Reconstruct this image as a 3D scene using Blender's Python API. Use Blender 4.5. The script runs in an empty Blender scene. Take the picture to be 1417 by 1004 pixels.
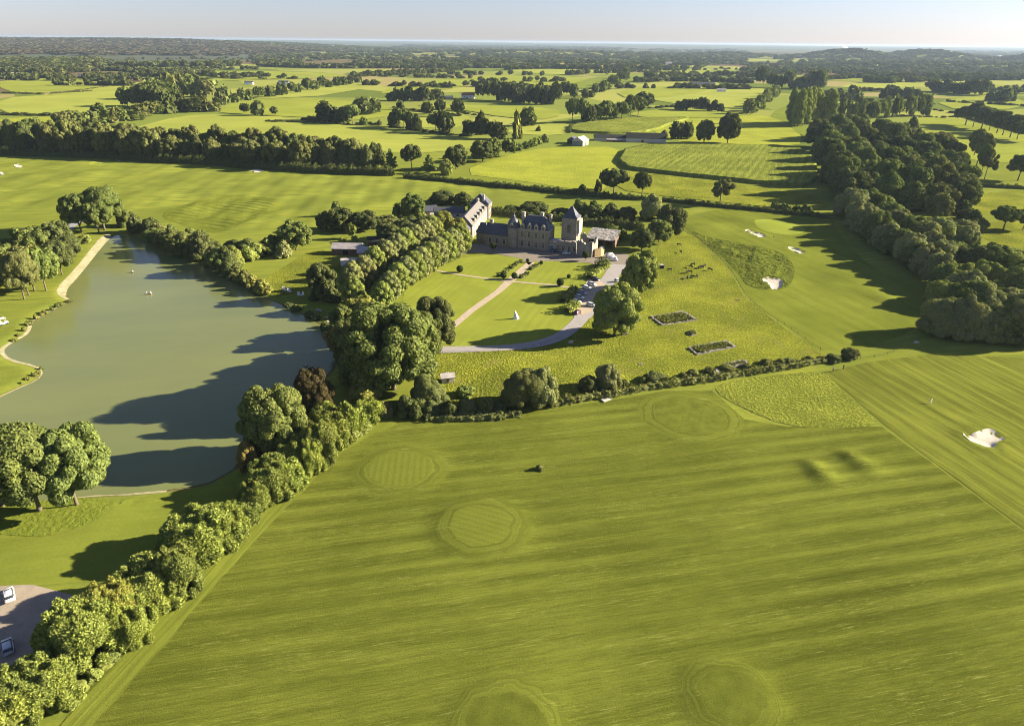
import bpy, bmesh, math, random
import numpy as np
from mathutils import Vector, Matrix
from mathutils.geometry import delaunay_2d_cdt
random.seed(7); RNG = np.random.default_rng(7)
HAZE = True
SC = bpy.context.scene; COL = SC.collection
rad = math.radians
# ------------------------------------------------------------------ camera, sky, sun, exposure
CAM_H = 90.0; PITCH = rad(25.2); ROLL = rad(0.6); FPX = 24/36*1417
R_ = Vector((1, 0, 0)); FW = Vector((0, math.cos(PITCH), -math.sin(PITCH))); UP = R_.cross(FW)
cx_ = math.cos(ROLL)*R_+math.sin(ROLL)*UP; cy_ = -math.sin(ROLL)*R_+math.cos(ROLL)*UP
cam = bpy.data.objects.new('camera', bpy.data.cameras.new('camera')); COL.objects.link(cam)
M = Matrix((cx_, cy_, -FW)).transposed().to_4x4(); M.translation = (0, 0, CAM_H); cam.matrix_world = M
cam.data.lens = 24; cam.data.sensor_width = 36; cam.data.sensor_fit = 'HORIZONTAL'
cam.data.clip_start = 1; cam.data.clip_end = 90000
SC.camera = cam
SUN_EL = rad(20.5); SUN_AZ = rad(11)          # azimuth from +X towards +Y
w = bpy.data.worlds.new('World'); SC.world = w; w.use_nodes = True
nt = w.node_tree; bg = nt.nodes['Background']
sky = nt.nodes.new('ShaderNodeTexSky'); sky.sky_type = 'NISHITA'; sky.sun_disc = False
sky.sun_elevation = SUN_EL; sky.sun_rotation = rad(90)-SUN_AZ; sky.altitude = 100
sky.air_density = 1.0; sky.dust_density = 0.3; sky.ozone_density = 2.5
hs = nt.nodes.new('ShaderNodeHueSaturation'); hs.inputs['Saturation'].default_value = .72; hs.inputs['Value'].default_value = .62; nt.links.new(sky.outputs[0], hs.inputs['Color'])
tn = nt.nodes.new('ShaderNodeMix'); tn.data_type = 'RGBA'; tn.blend_type = 'MULTIPLY'; tn.inputs[0].default_value = 1; tn.inputs[7].default_value = (.95, .97, 1.24, 1); nt.links.new(hs.outputs[0], tn.inputs[6]); nt.links.new(tn.outputs[2], bg.inputs[0]); bg.inputs[1].default_value = 0.05
sl = bpy.data.lights.new('sun', 'SUN'); sl.energy = 5.0; sl.angle = rad(0.5); sl.color = (1.0, 0.87, 0.66)
sun = bpy.data.objects.new('sun', sl); COL.objects.link(sun)
sun.rotation_euler = Vector((math.cos(SUN_EL)*math.cos(SUN_AZ), math.cos(SUN_EL)*math.sin(SUN_AZ), math.sin(SUN_EL))).to_track_quat('Z', 'Y').to_euler()
sun.location = (300, 60, 200)
vs = SC.view_settings; vs.view_transform = 'Standard'; vs.look = 'None'; vs.exposure = 2.1; vs.gamma = 1; vs.use_curve_mapping = False
cy = SC.cycles; cy.max_bounces = 6; cy.diffuse_bounces = 2; cy.glossy_bounces = 2; cy.transmission_bounces = 3; cy.transparent_max_bounces = 4; cy.volume_bounces = 1; cy.filter_width = 1.0
# ------------------------------------------------------------------ helpers: photograph directions to places on the ground
def sm(a, b, x): t = np.clip((x-a)/(b-a), 0, 1); return t*t*(3-2*t)
def ray(u, v):
    u = u-708.5; v = v-502
    a = u*math.cos(ROLL)+v*math.sin(ROLL); b = -u*math.sin(ROLL)+v*math.cos(ROLL)
    return np.array([a/FPX, math.cos(PITCH)-b/FPX*math.sin(PITCH), -math.sin(PITCH)-b/FPX*math.cos(PITCH)])
def flat(u, v, z=0.0):
    d = ray(u, v); t = (z-CAM_H)/min(d[2], -1e-4); return d[0]*t, d[1]*t
def flats(pts): return [flat(*p) for p in pts]
def at(u, v):
    x, y = flat(u, v)
    for _ in range(4):
        z = float(hgt(x, y)); x, y = flat(u, v, z)
    return x, y, float(hgt(x, y))
def proj(x, y, z):
    r = Vector((x, y, z-CAM_H)); d = r.dot(FW); return 708.5+FPX*r.dot(cx_)/d, 502-FPX*r.dot(cy_)/d
def mpx(y): return (y*math.cos(PITCH)+CAM_H*math.sin(PITCH))/FPX      # metres a pixel of the photograph spans at depth y
def seg_dist(X, Y, poly, closed=True):
    D = np.full(np.shape(X), 1e9); n = len(poly)
    for i in range(n if closed else n-1):
        x0, y0 = poly[i]; x1, y1 = poly[(i+1) % n]; dx, dy = x1-x0, y1-y0; L = dx*dx+dy*dy+1e-9
        t = np.clip(((X-x0)*dx+(Y-y0)*dy)/L, 0, 1); D = np.minimum(D, np.hypot(X-x0-t*dx, Y-y0-t*dy))
    return D
def inside(X, Y, poly):
    r = np.zeros(np.shape(X), bool); n = len(poly)
    for i in range(n):
        x0, y0 = poly[i]; x1, y1 = poly[(i+1) % n]
        if y0 == y1: continue
        r ^= ((y0 > Y) != (y1 > Y)) & (X < (x1-x0)*(Y-y0)/(y1-y0)+x0)
    return r
def smooth(poly, it=2, closed=True):
    for _ in range(it):
        q = []
        n = len(poly)
        if not closed: q.append(poly[0])
        for i in range(n if closed else n-1):
            a, b = poly[i], poly[(i+1) % n]
            q += [(a[0]*.75+b[0]*.25, a[1]*.75+b[1]*.25), (a[0]*.25+b[0]*.75, a[1]*.25+b[1]*.75)]
        if not closed: q.append(poly[-1])
        poly = q
    return poly
# ------------------------------------------------------------------ relief
LAKE = smooth(flats([(154,326),(142,338),(112,376),(88,402),(97,412),(96,417),(80,422),(64,431),(44,442),(43,453),(35,462),(13,473),(3,483),(14,494),(52,503),(60,511),(52,523),(20,536),(-30,560),(-160,620),(-160,690),(60,690),(123,681),(186,679),(281,668),(311,652),(326,643),(345,600),(400,560),(424,536),(455,515),(468,492),(466,470),(455,453),(427,438),(387,418),(362,409),(330,389),(291,370),(237,349.5),(203,333),(183,324),(168,322)]), 1)
WATER_Z = -0.7
HUMMOCK = flats([(950,318),(985,330),(1075,345),(1100,365),(1098,390),(1085,402),(1035,400),(1020,375),(985,345)])
GOLF_A = flats([(-80,212),(300,225),(640,250),(800,268),(700,275),(560,285),(400,340),(340,330),(190,300),(100,290),(-80,310)])
MOUNDS = [(553,650,10,.35),(665,728,9.5,.5),(1010,962,7,.45),(700,1002,8,.4),(955,575,12,.25),(1124,645,2.8,1.0),(1139,660,3.1,1.15),(1174,632,2.8,.95),(1196,646,3.6,1.1),(1160,655,3,.2),
          (1200,405,9,.9),(1170,385,10,.6),(1225,415,6,.8),(1150,395,7,.5),(1020,305,12,1.0),(985,315,10,1.2),(1060,312,16,.9),(960,318,8,.8),(1040,345,8,.6),(1075,390,7,.9),(1030,355,9,.8),(1000,340,7,.7),
          (180,262,14,1.1),(225,258,12,1.0),(290,255,15,.8),(350,262,12,.9),(420,262,14,.8),(120,245,16,1.0),(70,240,14,.8),(250,243,18,.9),(400,250,14,.7),(510,260,14,.5),(140,270,10,.6),
          (150,705,9,.4),(60,760,14,.5),(1370,595,9,.7),(1340,600,6,.3),(740,510,14,1.2),(690,505,10,.7),(800,520,12,.8),(650,505,8,.6)]
MOUNDS = [flat(a, b)+(r, h) for a, b, r, h in MOUNDS]
KNOLLS = ((2230, 5000, 260, 420, 58), (2860, 5200, 230, 400, 52), (3230, 4500, 190, 300, 56), (300, 5600, 900, 500, 22), (1600, 5600, 300, 300, 24))
BUNKERS = [[(1328,602),(1345,604),(1357,599),(1370,597),(1382,604),(1391,611),(1378,614),(1376,624),(1358,618),(1340,611)],
           [(1052,389),(1062,385),(1070,388),(1080,389),(1084,396),(1076,402),(1066,400),(1064,394)],
           [(1029,320),(1036,318),(1045,322),(1058,324),(1060,329),(1050,329),(1042,324)],
           [(1088,343),(1096,342),(1106,345),(1115,349),(1111,352),(1100,349)],
           [(18,231),(27,229),(33,232),(26,235)],[(-4,241),(4,239.5),(8,242),(0,244)],[(345,237.5),(355,235.5),(367,238),(360,240.5),(350,240)],[(160,221.5),(168,220),(172,222.5),(165,224)],[(88,216),(94,214.5),(99,216),(94,217.5)],[(830,273),(838,271.5),(846,273.5),(838,275.5)]]
BUNKERS = [smooth(flats(b), 2) for b in BUNKERS]
def wob(x, y, s, k):
    r = np.random.default_rng(k); o = 0
    for i in range(7):
        a = r.uniform(0, 6.28); f = s*r.uniform(.5, 2.0); o = o+np.sin(x*f*np.cos(a)+y*f*np.sin(a)+r.uniform(0, 6.28))
    return o/7*1.6
def hgt(x, y):
    x = np.asarray(x, float); y = np.asarray(y, float)
    z = np.zeros(np.broadcast(x, y).shape)
    for i_, (mx, my, r, h) in enumerate(MOUNDS):
        q = ((x-mx)**2+(y-my)**2)/(r*r)
        if np.any(q < 9): z = z+(h*1.3*np.exp(-(q*.9)**3) if i_ < 5 else h*np.exp(-q*1.2))
    near = (y > 100) & (y < 800) & (np.abs(x) < 700)
    if np.any(near):
        ins = inside(x, y, HUMMOCK); d = seg_dist(x, y, HUMMOCK)
        bd_ = np.min([np.where(inside(x, y, b), 0, seg_dist(x, y, b)) for b in BUNKERS[1:4]], axis=0)
        z = z+np.where(ins, sm(0, 8, d), 0)*sm(0, 4, bd_)*(.55*wob(x, y, .42, 3)+.35*wob(x, y, .9, 4)+.3)
        ins = inside(x, y, GOLF_A); d = seg_dist(x, y, GOLF_A)
        z = z+np.where(ins, sm(0, 25, d), 0)*(.75*wob(x, y, .11, 5)+.42*wob(x, y, .28, 6)+.75)
        ins = inside(x, y, LAKE); d = seg_dist(x, y, LAKE)
        bank = np.where(ins, -0.7-np.minimum(d*.35, 1.6), -0.7*(1-sm(0, 4.5, d)))
        z = np.where(ins | (d < 4.5), bank, z)
        for b in BUNKERS:
            ds = seg_dist(x, y, b)
            if np.any(ds < 8):
                ii = inside(x, y, b); z = z+np.where(ii, -.25*sm(0, 2.0, ds)-.1, .28*np.exp(-(ds/1.8)**2))
    dist = np.hypot(x, y)
    z = z+sm(900, 4000, dist)*9*wob(x, y, .0032, 11)
    ridge = np.exp(-np.abs((x+4300)/2350)**4-((y-7000)/2300)**2)
    z = z+ridge*(66+7*wob(x, y, .002, 12))
    for hx, hy, sx, sy, hh in KNOLLS:
        z = z+hh*np.exp(-((x-hx)/sx)**2-((y-hy)/sy)**2)
    z = z+sm(11000, 24000, dist)*(38+22*wob(x, y, .0006, 13))
    return z
# ------------------------------------------------------------------ object helpers
def tag(o, label=None, cat=None, group=None, kind=None):
    if label: o['label'] = label
    if cat: o['category'] = cat
    if group: o['group'] = group
    if kind: o['kind'] = kind
    return o
def empty(name, loc, rz=0):
    o = bpy.data.objects.new(name, None); COL.objects.link(o); o.location = loc; o.rotation_euler = (0, 0, rz); o.empty_display_size = .5; return o
def link(name, me, parent=None, mats=()):
    o = bpy.data.objects.new(name, me); COL.objects.link(o)
    for m in mats:
        if m.name not in [k.name for k in me.materials if k]: me.materials.append(m)
    if parent: o.parent = parent
    return o
def np_mesh(name, V, F4=None, F3=None, smooth_=False):
    me = bpy.data.meshes.new(name); V = np.asarray(V, np.float32)
    idx = []; st = []; n = 0
    if F4 is not None and len(F4): F4 = np.asarray(F4, np.int32); idx.append(F4.ravel()); st.append(np.arange(len(F4), dtype=np.int32)*4); n = F4.size
    if F3 is not None and len(F3): F3 = np.asarray(F3, np.int32); idx.append(F3.ravel()); st.append(n+np.arange(len(F3), dtype=np.int32)*3)
    idx = np.concatenate(idx); st = np.concatenate(st)
    me.vertices.add(len(V)); me.vertices.foreach_set('co', V.ravel())
    me.loops.add(len(idx)); me.loops.foreach_set('vertex_index', idx)
    me.polygons.add(len(st)); me.polygons.foreach_set('loop_start', st)
    if smooth_: me.polygons.foreach_set('use_smooth', np.ones(len(st), bool))
    me.update(calc_edges=True); me.validate(); return me
class MB:
    """collects boxes, prisms and tubes; build() links them as ONE mesh object"""
    def __init__(s): s.v = []; s.f = []
    def add(s, vs, fs):
        k = len(s.v); s.v += [tuple(v) for v in vs]; s.f += [[i+k for i in f] for f in fs]; return s
    def box(s, x0, x1, y0, y1, z0, z1, ins=0.0):
        a = ins
        return s.add([(x0,y0,z0),(x1,y0,z0),(x1,y1,z0),(x0,y1,z0),(x0+a,y0+a,z1),(x1-a,y0+a,z1),(x1-a,y1-a,z1),(x0+a,y1-a,z1)],
                     [(3,2,1,0),(4,5,6,7),(0,1,5,4),(1,2,6,5),(2,3,7,6),(3,0,4,7)])
    def gable(s, x0, x1, y0, y1, z0, z1, ov=.3, hip=0.0):
        """roof with its ridge along x; hip pulls the ridge ends in"""
        ym = (y0+y1)/2; x0 -= ov; x1 += ov; y0 -= ov; y1 += ov; t = .18
        return s.add([(x0,y0,z0),(x1,y0,z0),(x1,y1,z0),(x0,y1,z0),(x0+hip,ym,z1),(x1-hip,ym,z1),(x0,y0,z0-t),(x1,y0,z0-t),(x1,y1,z0-t),(x0,y1,z0-t)],
                     [(0,1,5,4),(2,3,4,5),(1,2,5),(3,0,4),(6,9,8,7),(0,6,7,1),(1,7,8,2),(2,8,9,3),(3,9,6,0)])
    def tube(s, pts, r0, r1=None, n=8):
        r1 = r0 if r1 is None else r1; m = len(pts); k = len(s.v)
        for i, p in enumerate(pts):
            p = Vector(p); a = Vector(pts[max(i-1, 0)]); b = Vector(pts[min(i+1, m-1)]); t = (b-a).normalized()
            u = t.orthogonal().normalized() if abs(t.z) < .95 else (Vector((1,0,0))-t*t.x).normalized(); v = t.cross(u); r = r0+(r1-r0)*i/max(m-1, 1)
            for j in range(n):
                an = 2*math.pi*j/n; s.v.append(tuple(p+u*math.cos(an)*r+v*math.sin(an)*r))
        for i in range(m-1):
            for j in range(n): s.f.append([k+i*n+j, k+i*n+(j+1)%n, k+(i+1)*n+(j+1)%n, k+(i+1)*n+j])
        s.f.append([k+j for j in range(n)][::-1]); s.f.append([k+(m-1)*n+j for j in range(n)]); return s
    def lathe(s, prof, n=20, x=0, y=0):
        k = len(s.v); m = len(prof)
        for r, z in prof:
            for j in range(n): s.v.append((x+r*math.cos(2*math.pi*j/n), y+r*math.sin(2*math.pi*j/n), z))
        for i in range(m-1):
            for j in range(n): s.f.append([k+i*n+j, k+i*n+(j+1)%n, k+(i+1)*n+(j+1)%n, k+(i+1)*n+j])
        s.f.append([k+j for j in range(n)][::-1]); s.f.append([k+(m-1)*n+j for j in range(n)]); return s
    def xf(s, fn): s.v = [tuple(fn(*v)) for v in s.v]; return s
    def mesh(s, name, sm_=False):
        me = bpy.data.meshes.new(name); me.from_pydata(s.v, [], s.f); me.update()
        bm = bmesh.new(); bm.from_mesh(me); bmesh.ops.recalc_face_normals(bm, faces=bm.faces); bm.to_mesh(me); bm.free()
        if sm_: me.shade_smooth()
        return me
    def build(s, name, mat, parent=None, sm_=False): return link(name, s.mesh(name, sm_), parent, [mat])
# ------------------------------------------------------------------ materials
class NT:
    def __init__(s, name):
        s.m = bpy.data.materials.new(name); s.m.use_nodes = True; s.t = s.m.node_tree; s.t.nodes.clear()
        s.out = s.n('ShaderNodeOutputMaterial'); s.co = None
    def n(s, t, **k):
        o = s.t.nodes.new(t)
        for a, b in k.items(): setattr(o, a, b)
        return o
    def put(s, sock, v):
        if hasattr(v, 'is_output') or isinstance(v, bpy.types.NodeSocket): s.t.links.new(v, sock)
        elif isinstance(v, (tuple, list)) and len(v) == 3 and sock.type == 'RGBA': sock.default_value = (*v, 1)
        else: sock.default_value = v
    def pos(s):
        if s.co is None: s.co = s.n('ShaderNodeNewGeometry').outputs['Position']
        return s.co
    def mapped(s, rot=0.0, scale=(1, 1, 1), src=None):
        r = s.n('ShaderNodeVectorRotate', rotation_type='Z_AXIS'); s.put(r.inputs['Vector'], src or s.pos()); r.inputs['Angle'].default_value = -rot
        m = s.n('ShaderNodeVectorMath', operation='MULTIPLY'); s.put(m.inputs[0], r.outputs[0]); m.inputs[1].default_value = scale
        return m.outputs[0]
    def noise(s, vec, scale=1.0, detail=3, rough=.55, dist=0.0):
        o = s.n('ShaderNodeTexNoise'); s.put(o.inputs['Vector'], vec); o.inputs['Scale'].default_value = scale; o.inputs['Detail'].default_value = detail
        o.inputs['Roughness'].default_value = rough; o.inputs['Distortion'].default_value = dist; return o.outputs['Fac']
    def ramp(s, v, a, b, lo=0.0, hi=1.0):
        o = s.n('ShaderNodeMapRange', interpolation_type='SMOOTHSTEP'); s.put(o.inputs[0], v)
        for i, k in enumerate((a, b, lo, hi)): o.inputs[1+i].default_value = k
        return o.outputs[0]
    def math(s, op, a, b=0.0):
        o = s.n('ShaderNodeMath', operation=op); s.put(o.inputs[0], a); s.put(o.inputs[1], b); return o.outputs[0]
    def mix(s, f, a, b, typ='MIX'):
        o = s.n('ShaderNodeMix', data_type='RGBA', blend_type=typ); s.put(o.inputs[0], f); s.put(o.inputs[6], a); s.put(o.inputs[7], b); return o.outputs[2]
    def bump(s, h, strength=.5, dist=.1):
        o = s.n('ShaderNodeBump'); o.inputs['Strength'].default_value = strength; o.inputs['Distance'].default_value = dist; s.put(o.inputs['Height'], h); return o.outputs[0]
    def bsdf(s, col, rough=.8, nrm=None, spec=.3, metal=0.0):
        o = s.n('ShaderNodeBsdfPrincipled'); s.put(o.inputs['Base Color'], col); s.put(o.inputs['Roughness'], rough); o.inputs['Specular IOR Level'].default_value = spec; o.inputs['Metallic'].default_value = metal
        if nrm is not None: s.put(o.inputs['Normal'], nrm)
        s.t.links.new(o.outputs[0], s.out.inputs[0]); return s.m
    def diff(s, col, nrm=None, rough=0.0):
        o = s.n('ShaderNodeBsdfDiffuse'); s.put(o.inputs[0], col); o.inputs['Roughness'].default_value = rough
        if nrm is not None: s.put(o.inputs['Normal'], nrm)
        s.t.links.new(o.outputs[0], s.out.inputs[0]); return s.m
def sc(c, k): return tuple(min(1, i*k) for i in c)
def grass(name, A, B, big=.03, fine=2.0, streak=None, stripe=None, bump=.5, bd=.12, dry=None, tuft=None, contrast=.55):
    """A/B light and dark grass; streak=(angle, along, across, weight): drawn-out mower marks; stripe=(angle, period, weight): mowing bands; tuft=(scale, weight)"""
    t = NT(name); A = (A[0]*.96, A[1]*1.0, A[2]*.8); B = (B[0]*.96, B[1]*1.0, B[2]*.8)
    v = t.ramp(t.noise(t.pos(), big, 5, .6), .25, .75)
    fn = t.noise(t.pos(), fine, 4, .7)
    v = t.math('ADD', t.math('MULTIPLY', v, contrast), t.math('MULTIPLY', t.math('SUBTRACT', fn, .5), .9))
    h = fn
    if streak:
        a, al, ac, wt = streak
        s1 = t.noise(t.mapped(a, (al, ac, 1)), 1.0, 4, .65, .3); s2 = t.noise(t.mapped(a+.04, (al*3.1, ac*2.7, 1)), 1.0, 3, .6)
        v = t.math('ADD', v, t.math('MULTIPLY', t.math('SUBTRACT', s1, .5), wt*1.6)); v = t.math('ADD', v, t.math('MULTIPLY', t.math('SUBTRACT', s2, .5), wt))
        h = t.math('ADD', fn, t.math('MULTIPLY', s2, .8))
    if stripe:
        a, per, wt = stripe
        sx = t.n('ShaderNodeSeparateXYZ'); t.put(sx.inputs[0], t.mapped(a, (1, 1, 1)))
        ph = t.math('ADD', t.math('MULTIPLY', sx.outputs[1], 2*math.pi/per), t.math('MULTIPLY', t.noise(t.mapped(a, (.01, .05, 1)), 1, 2), 5.0))
        sn = t.math('SINE', ph)
        am = t.ramp(t.noise(t.mapped(a, (.012, .03, 1)), 1.3, 2), .3, .7)
        v = t.math('ADD', v, t.math('MULTIPLY', t.math('MULTIPLY', sn, am), wt))
    if tuft:
        q = t.ramp(t.noise(t.pos(), tuft[0], 3, .6, .4), .35, .7)
        v = t.math('ADD', v, t.math('MULTIPLY', t.math('SUBTRACT', q, .5), tuft[1])); h = t.math('ADD', h, t.math('MULTIPLY', q, 1.8))
    f = t.ramp(v, -.25, 1.0)
    col = t.mix(f, B, A)
    if dry:
        col = t.mix(t.math('MULTIPLY', t.ramp(t.noise(t.pos(), dry[1], 4, .65), .52, .72), dry[2]), col, dry[0])
    return t.diff(col, t.bump(h, bump, bd))
def mottled(name, A, B, scale, rough=.85, bump=.4, bd=.05, spec=.25, fine=None):
    t = NT(name); v = t.noise(t.pos(), scale, 5, .65)
    f = t.ramp(v, .3, .7)
    if fine: f = t.math('ADD', t.math('MULTIPLY', f, .6), t.math('MULTIPLY', t.noise(t.pos(), fine, 3), .4))
    return t.bsdf(t.mix(f, A, B), rough, t.bump(t.noise(t.pos(), scale*3, 3), bump, bd), spec)
def plain(name, c, rough=.6, spec=.4, metal=0.0):
    t = NT(name); n = t.noise(t.pos(), 3.0, 3); return t.bsdf(t.mix(t.ramp(n, .3, .7), c, sc(c, .82)), rough, None, spec, metal)
def objcol(name, rough=.3, spec=.5):
    t = NT(name); o = t.n('ShaderNodeObjectInfo'); return t.bsdf(o.outputs['Color'], rough, None, spec)
def leafmat(name, attr=False):
    t = NT(name)
    if attr: a = t.n('ShaderNodeAttribute', attribute_name='tint'); base = a.outputs['Color']
    else: base = t.n('ShaderNodeObjectInfo').outputs['Color']
    isl = t.n('ShaderNodeNewGeometry').outputs['Random Per Island']
    k = t.ramp(isl, 0, 1, .72, 1.3)
    g = t.n('ShaderNodeCombineColor'); 
    for i in range(3): t.put(g.inputs[i], k)
    col = t.mix(1.0, base, g.outputs[0], 'MULTIPLY')
    pz = t.ramp(t.noise(t.pos(), .28, 2), .35, .7)
    col = t.mix(t.math('MULTIPLY', pz, .35), col, t.mix(1.0, col, (1.16, 1.1, .7), 'MULTIPLY'))
    d = t.n('ShaderNodeBsdfDiffuse'); t.put(d.inputs[0], col)
    tr = t.n('ShaderNodeBsdfTranslucent'); t.put(tr.inputs[0], t.mix(1.0, col, (1.1, 1.25, .5), 'MULTIPLY'))
    mx = t.n('ShaderNodeMixShader'); mx.inputs[0].default_value = .16
    t.t.links.new(d.outputs[0], mx.inputs[1]); t.t.links.new(tr.outputs[0], mx.inputs[2]); t.t.links.new(mx.outputs[0], t.out.inputs[0]); return t.m
LEAF = leafmat('leaves'); LEAF_FAR = leafmat('far_leaves', True)
BARK = mottled('bark', (.16,.13,.09), (.08,.065,.05), 3.0, .9, .6)
# ------------------------------------------------------------------ ground, fields, water
GA, GB = (.165,.20,.032), (.105,.135,.024)
def ground_mat():
    t = NT('ground_grass'); p = t.pos()
    v = t.ramp(t.noise(p, .02, 5, .6), .3, .7)
    near = t.mix(v, (.14,.16,.024), (.22,.24,.036)); near = t.mix(t.ramp(t.noise(t.mapped(.25, (.05, .35, 1)), 1, 4, .6), .35, .7), near, (.125,.155,.026))
    vo = t.n('ShaderNodeTexVoronoi', feature='F1'); t.put(vo.inputs['Vector'], t.mapped(.3, (.0042, .0030, 1))); vo.inputs['Scale'].default_value = 1
    sep = t.n('ShaderNodeSeparateColor'); t.put(sep.inputs[0], vo.outputs['Color'])
    c = t.mix(t.ramp(sep.outputs[0], .0, 1.0), (.15,.19,.035), (.29,.30,.07)); c = t.mix(t.ramp(sep.outputs[1], .75, .8), c, (.28,.23,.10)); c = t.mix(t.ramp(sep.outputs[2], .7, .75), c, (.10,.135,.025))
    c = t.mix(t.math('MULTIPLY', t.noise(p, .05, 4), .3), c, (.13,.15,.03))
    sx = t.n('ShaderNodeSeparateXYZ'); t.put(sx.inputs[0], p)
    col = t.mix(t.ramp(sx.outputs[1], 560, 700), near, c)
    far = t.mix(t.ramp(t.noise(t.mapped(.1, (.0006, .0016, 1)), 1, 4), .55, .62), (.045,.055,.03), (.15,.17,.06)); col = t.mix(t.ramp(sx.outputs[1], 5500, 8500), col, far)
    # earth at the lake bed and the wet edge
    col = t.mix(t.ramp(sx.outputs[2], -.75, -.5), (.12,.09,.05), col)
    col = t.mix(t.math('MULTIPLY', t.ramp(t.noise(p, 1.3, 4, .7), .3, .75), .3), col, (.08,.105,.02))
    return t.diff(col, t.bump(t.noise(p, 1.2, 4, .7), .5, .15))
def ground():
    th = np.concatenate([np.linspace(-180, -56, 24)[:-1], np.linspace(-56, 56, 480), np.linspace(56, 180, 24)[1:-1]])
    th = np.radians(th); n = len(th)
    r = [0.5, 15, 30, 40]
    while r[-1] < 42000: r.append(r[-1]*(1.008 if r[-1] < 900 else 1.02))
    r = np.array(r); X = r[:, None]*np.sin(th)[None]; Y = r[:, None]*np.cos(th)[None]
    Z = hgt(X, Y); V = np.stack([X, Y, Z], -1).reshape(-1, 3); m = len(r)
    i, j = np.meshgrid(np.arange(m-1), np.arange(n), indexing='ij'); j2 = (j+1) % n
    F4 = np.stack([i*n+j, i*n+j2, (i+1)*n+j2, (i+1)*n+j], -1).reshape(-1, 4)[:, ::-1]
    tag(link('ground', np_mesh('ground', V, F4, None, True), None, [ground_mat()]), 'wide green countryside of golf grass and meadows reaching the horizon', 'ground', None, 'structure')
ground()
def drape(name, poly, mat, off=.05, res=3.0, label=None, hfun=None):
    """a sheet cut to a polygon and laid over the relief"""
    b = []
    n = len(poly)
    for i in range(n):
        a, c = Vector(poly[i]), Vector(poly[(i+1) % n]); k = max(1, int((c-a).length/res))
        b += [a.lerp(c, q/k) for q in range(k)]
    P = np.array([(v.x, v.y) for v in b]); lo = P.min(0); hi = P.max(0)
    gx, gy = np.meshgrid(np.arange(lo[0], hi[0], res), np.arange(lo[1], hi[1], res*.9)); gx = gx+(np.arange(gx.shape[0])[:, None] % 2)*res*.5
    ok = inside(gx, gy, poly) & (seg_dist(gx, gy, poly) > res*.45)
    pts = b+[Vector((x, y)) for x, y in zip(gx[ok], gy[ok])]
    vo, _, fo, *_ = delaunay_2d_cdt(pts, [], [list(range(len(b)))], 1, 1e-4)
    VX = np.array([(v.x, v.y) for v in vo]); z = hgt(VX[:, 0], VX[:, 1])+off
    if hfun is not None: z = z+hfun(VX[:, 0], VX[:, 1])
    F3 = np.array([f for f in fo if len(f) == 3])
    a, c_, d = VX[F3[:, 0]], VX[F3[:, 1]], VX[F3[:, 2]]
    cr = (c_[:, 0]-a[:, 0])*(d[:, 1]-a[:, 1])-(c_[:, 1]-a[:, 1])*(d[:, 0]-a[:, 0]); F3[cr < 0] = F3[cr < 0][:, ::-1]
    o = link(name, np_mesh(name, np.column_stack([VX, z]), None, F3, True), None, [mat])
    return tag(o, label, None, None, 'structure')
def strip(pts, wd):
    """outline of a band of even or tapering width along a line"""
    L = []; R = []; n = len(pts); rj = random.Random(n*7)
    for i in range(n):
        a = Vector(pts[max(i-1, 0)]); b = Vector(pts[min(i+1, n-1)]); t = (b-a).normalized(); k = wd if not hasattr(wd, '__len__') else wd[min(i, len(wd)-1)]
        nn = Vector((-t.y, t.x))*k/2*(1 if k > 5 else rj.uniform(.86, 1.14)); p = Vector(pts[i]); L.append(tuple(p+nn)); R.append(tuple(p-nn))
    return L+R[::-1]
def direction(a, b):
    p, q = flat(*a), flat(*b); return math.atan2(q[1]-p[1], q[0]-p[0])
S1 = direction((450,742),(850,695)); S2 = direction((1180,520),(1417,668)); S3 = direction((690,340),(560,440)); S4 = direction((1100,420),(1200,470))
m_big = grass('field_grass', (.150,.165,.030), (.082,.092,.018), .02, 2.6, (S1, .035, .75, .75), (S1, 5.5, .17), .7, .12, None, None, .4)
m_fair = grass('fairway_grass', (.205,.215,.042), (.082,.092,.018), .03, 2.6, (S2, .022, .5, .9), (S2, 4.6, .13), .6, .1, None, None, .35)
m_past = grass('pasture_grass', (.39,.40,.06), (.115,.135,.024), .05, 2.4, None, None, 1.0, .4, ((.22,.19,.07), .12, .4), (1.5, .5), .5)
m_rough = grass('rough_grass', (.31,.32,.06), (.11,.13,.025), .06, 2.8, None, None, 1.0, .25, None, (1.2, .5), .4)
m_golf = grass('golf_grass', (.185,.20,.036), (.095,.112,.02), .03, 1.6, (S4, .05, .6, .4), (S4, 7, .1), .5, .15, None, None, .5)
m_long = grass('long_grass', (.135,.15,.03), (.07,.085,.018), .08, 1.2, (S2+.6, .1, .8, .5), None, 1.0, .4, None, (.5, .6), .5)
m_lawn = grass('lawn_grass', (.25,.27,.048), (.155,.175,.032), .06, 2.0, (S3, .05, .7, .25), (S3, 3.4, .12), .4, .08, None, None, .4)
m_green = grass('putting_green', (.22,.245,.045), (.17,.20,.036), .08, 2.0, None, (S2, 3, .06), .2, .05)
m_pale = grass('hay_field', (.30,.31,.075), (.20,.22,.05), .012, .5, (.3, .01, .12, .5), (.3, 14, .12), .3, .3)
m_mid = grass('meadow_grass', (.26,.28,.055), (.17,.19,.036), .012, .4, (.5, .012, .1, .4), (.5, 16, .1), .3, .3)
m_lush = grass('tall_meadow', (.31,.32,.05), (.18,.20,.034), .03, .6, (-.5, .03, .3, .6), None, .9, .5)
m_dk = grass('dark_meadow', (.18,.215,.04), (.12,.145,.028), .012, .4, (.2, .012, .1, .4), None, .4, .3)
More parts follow.
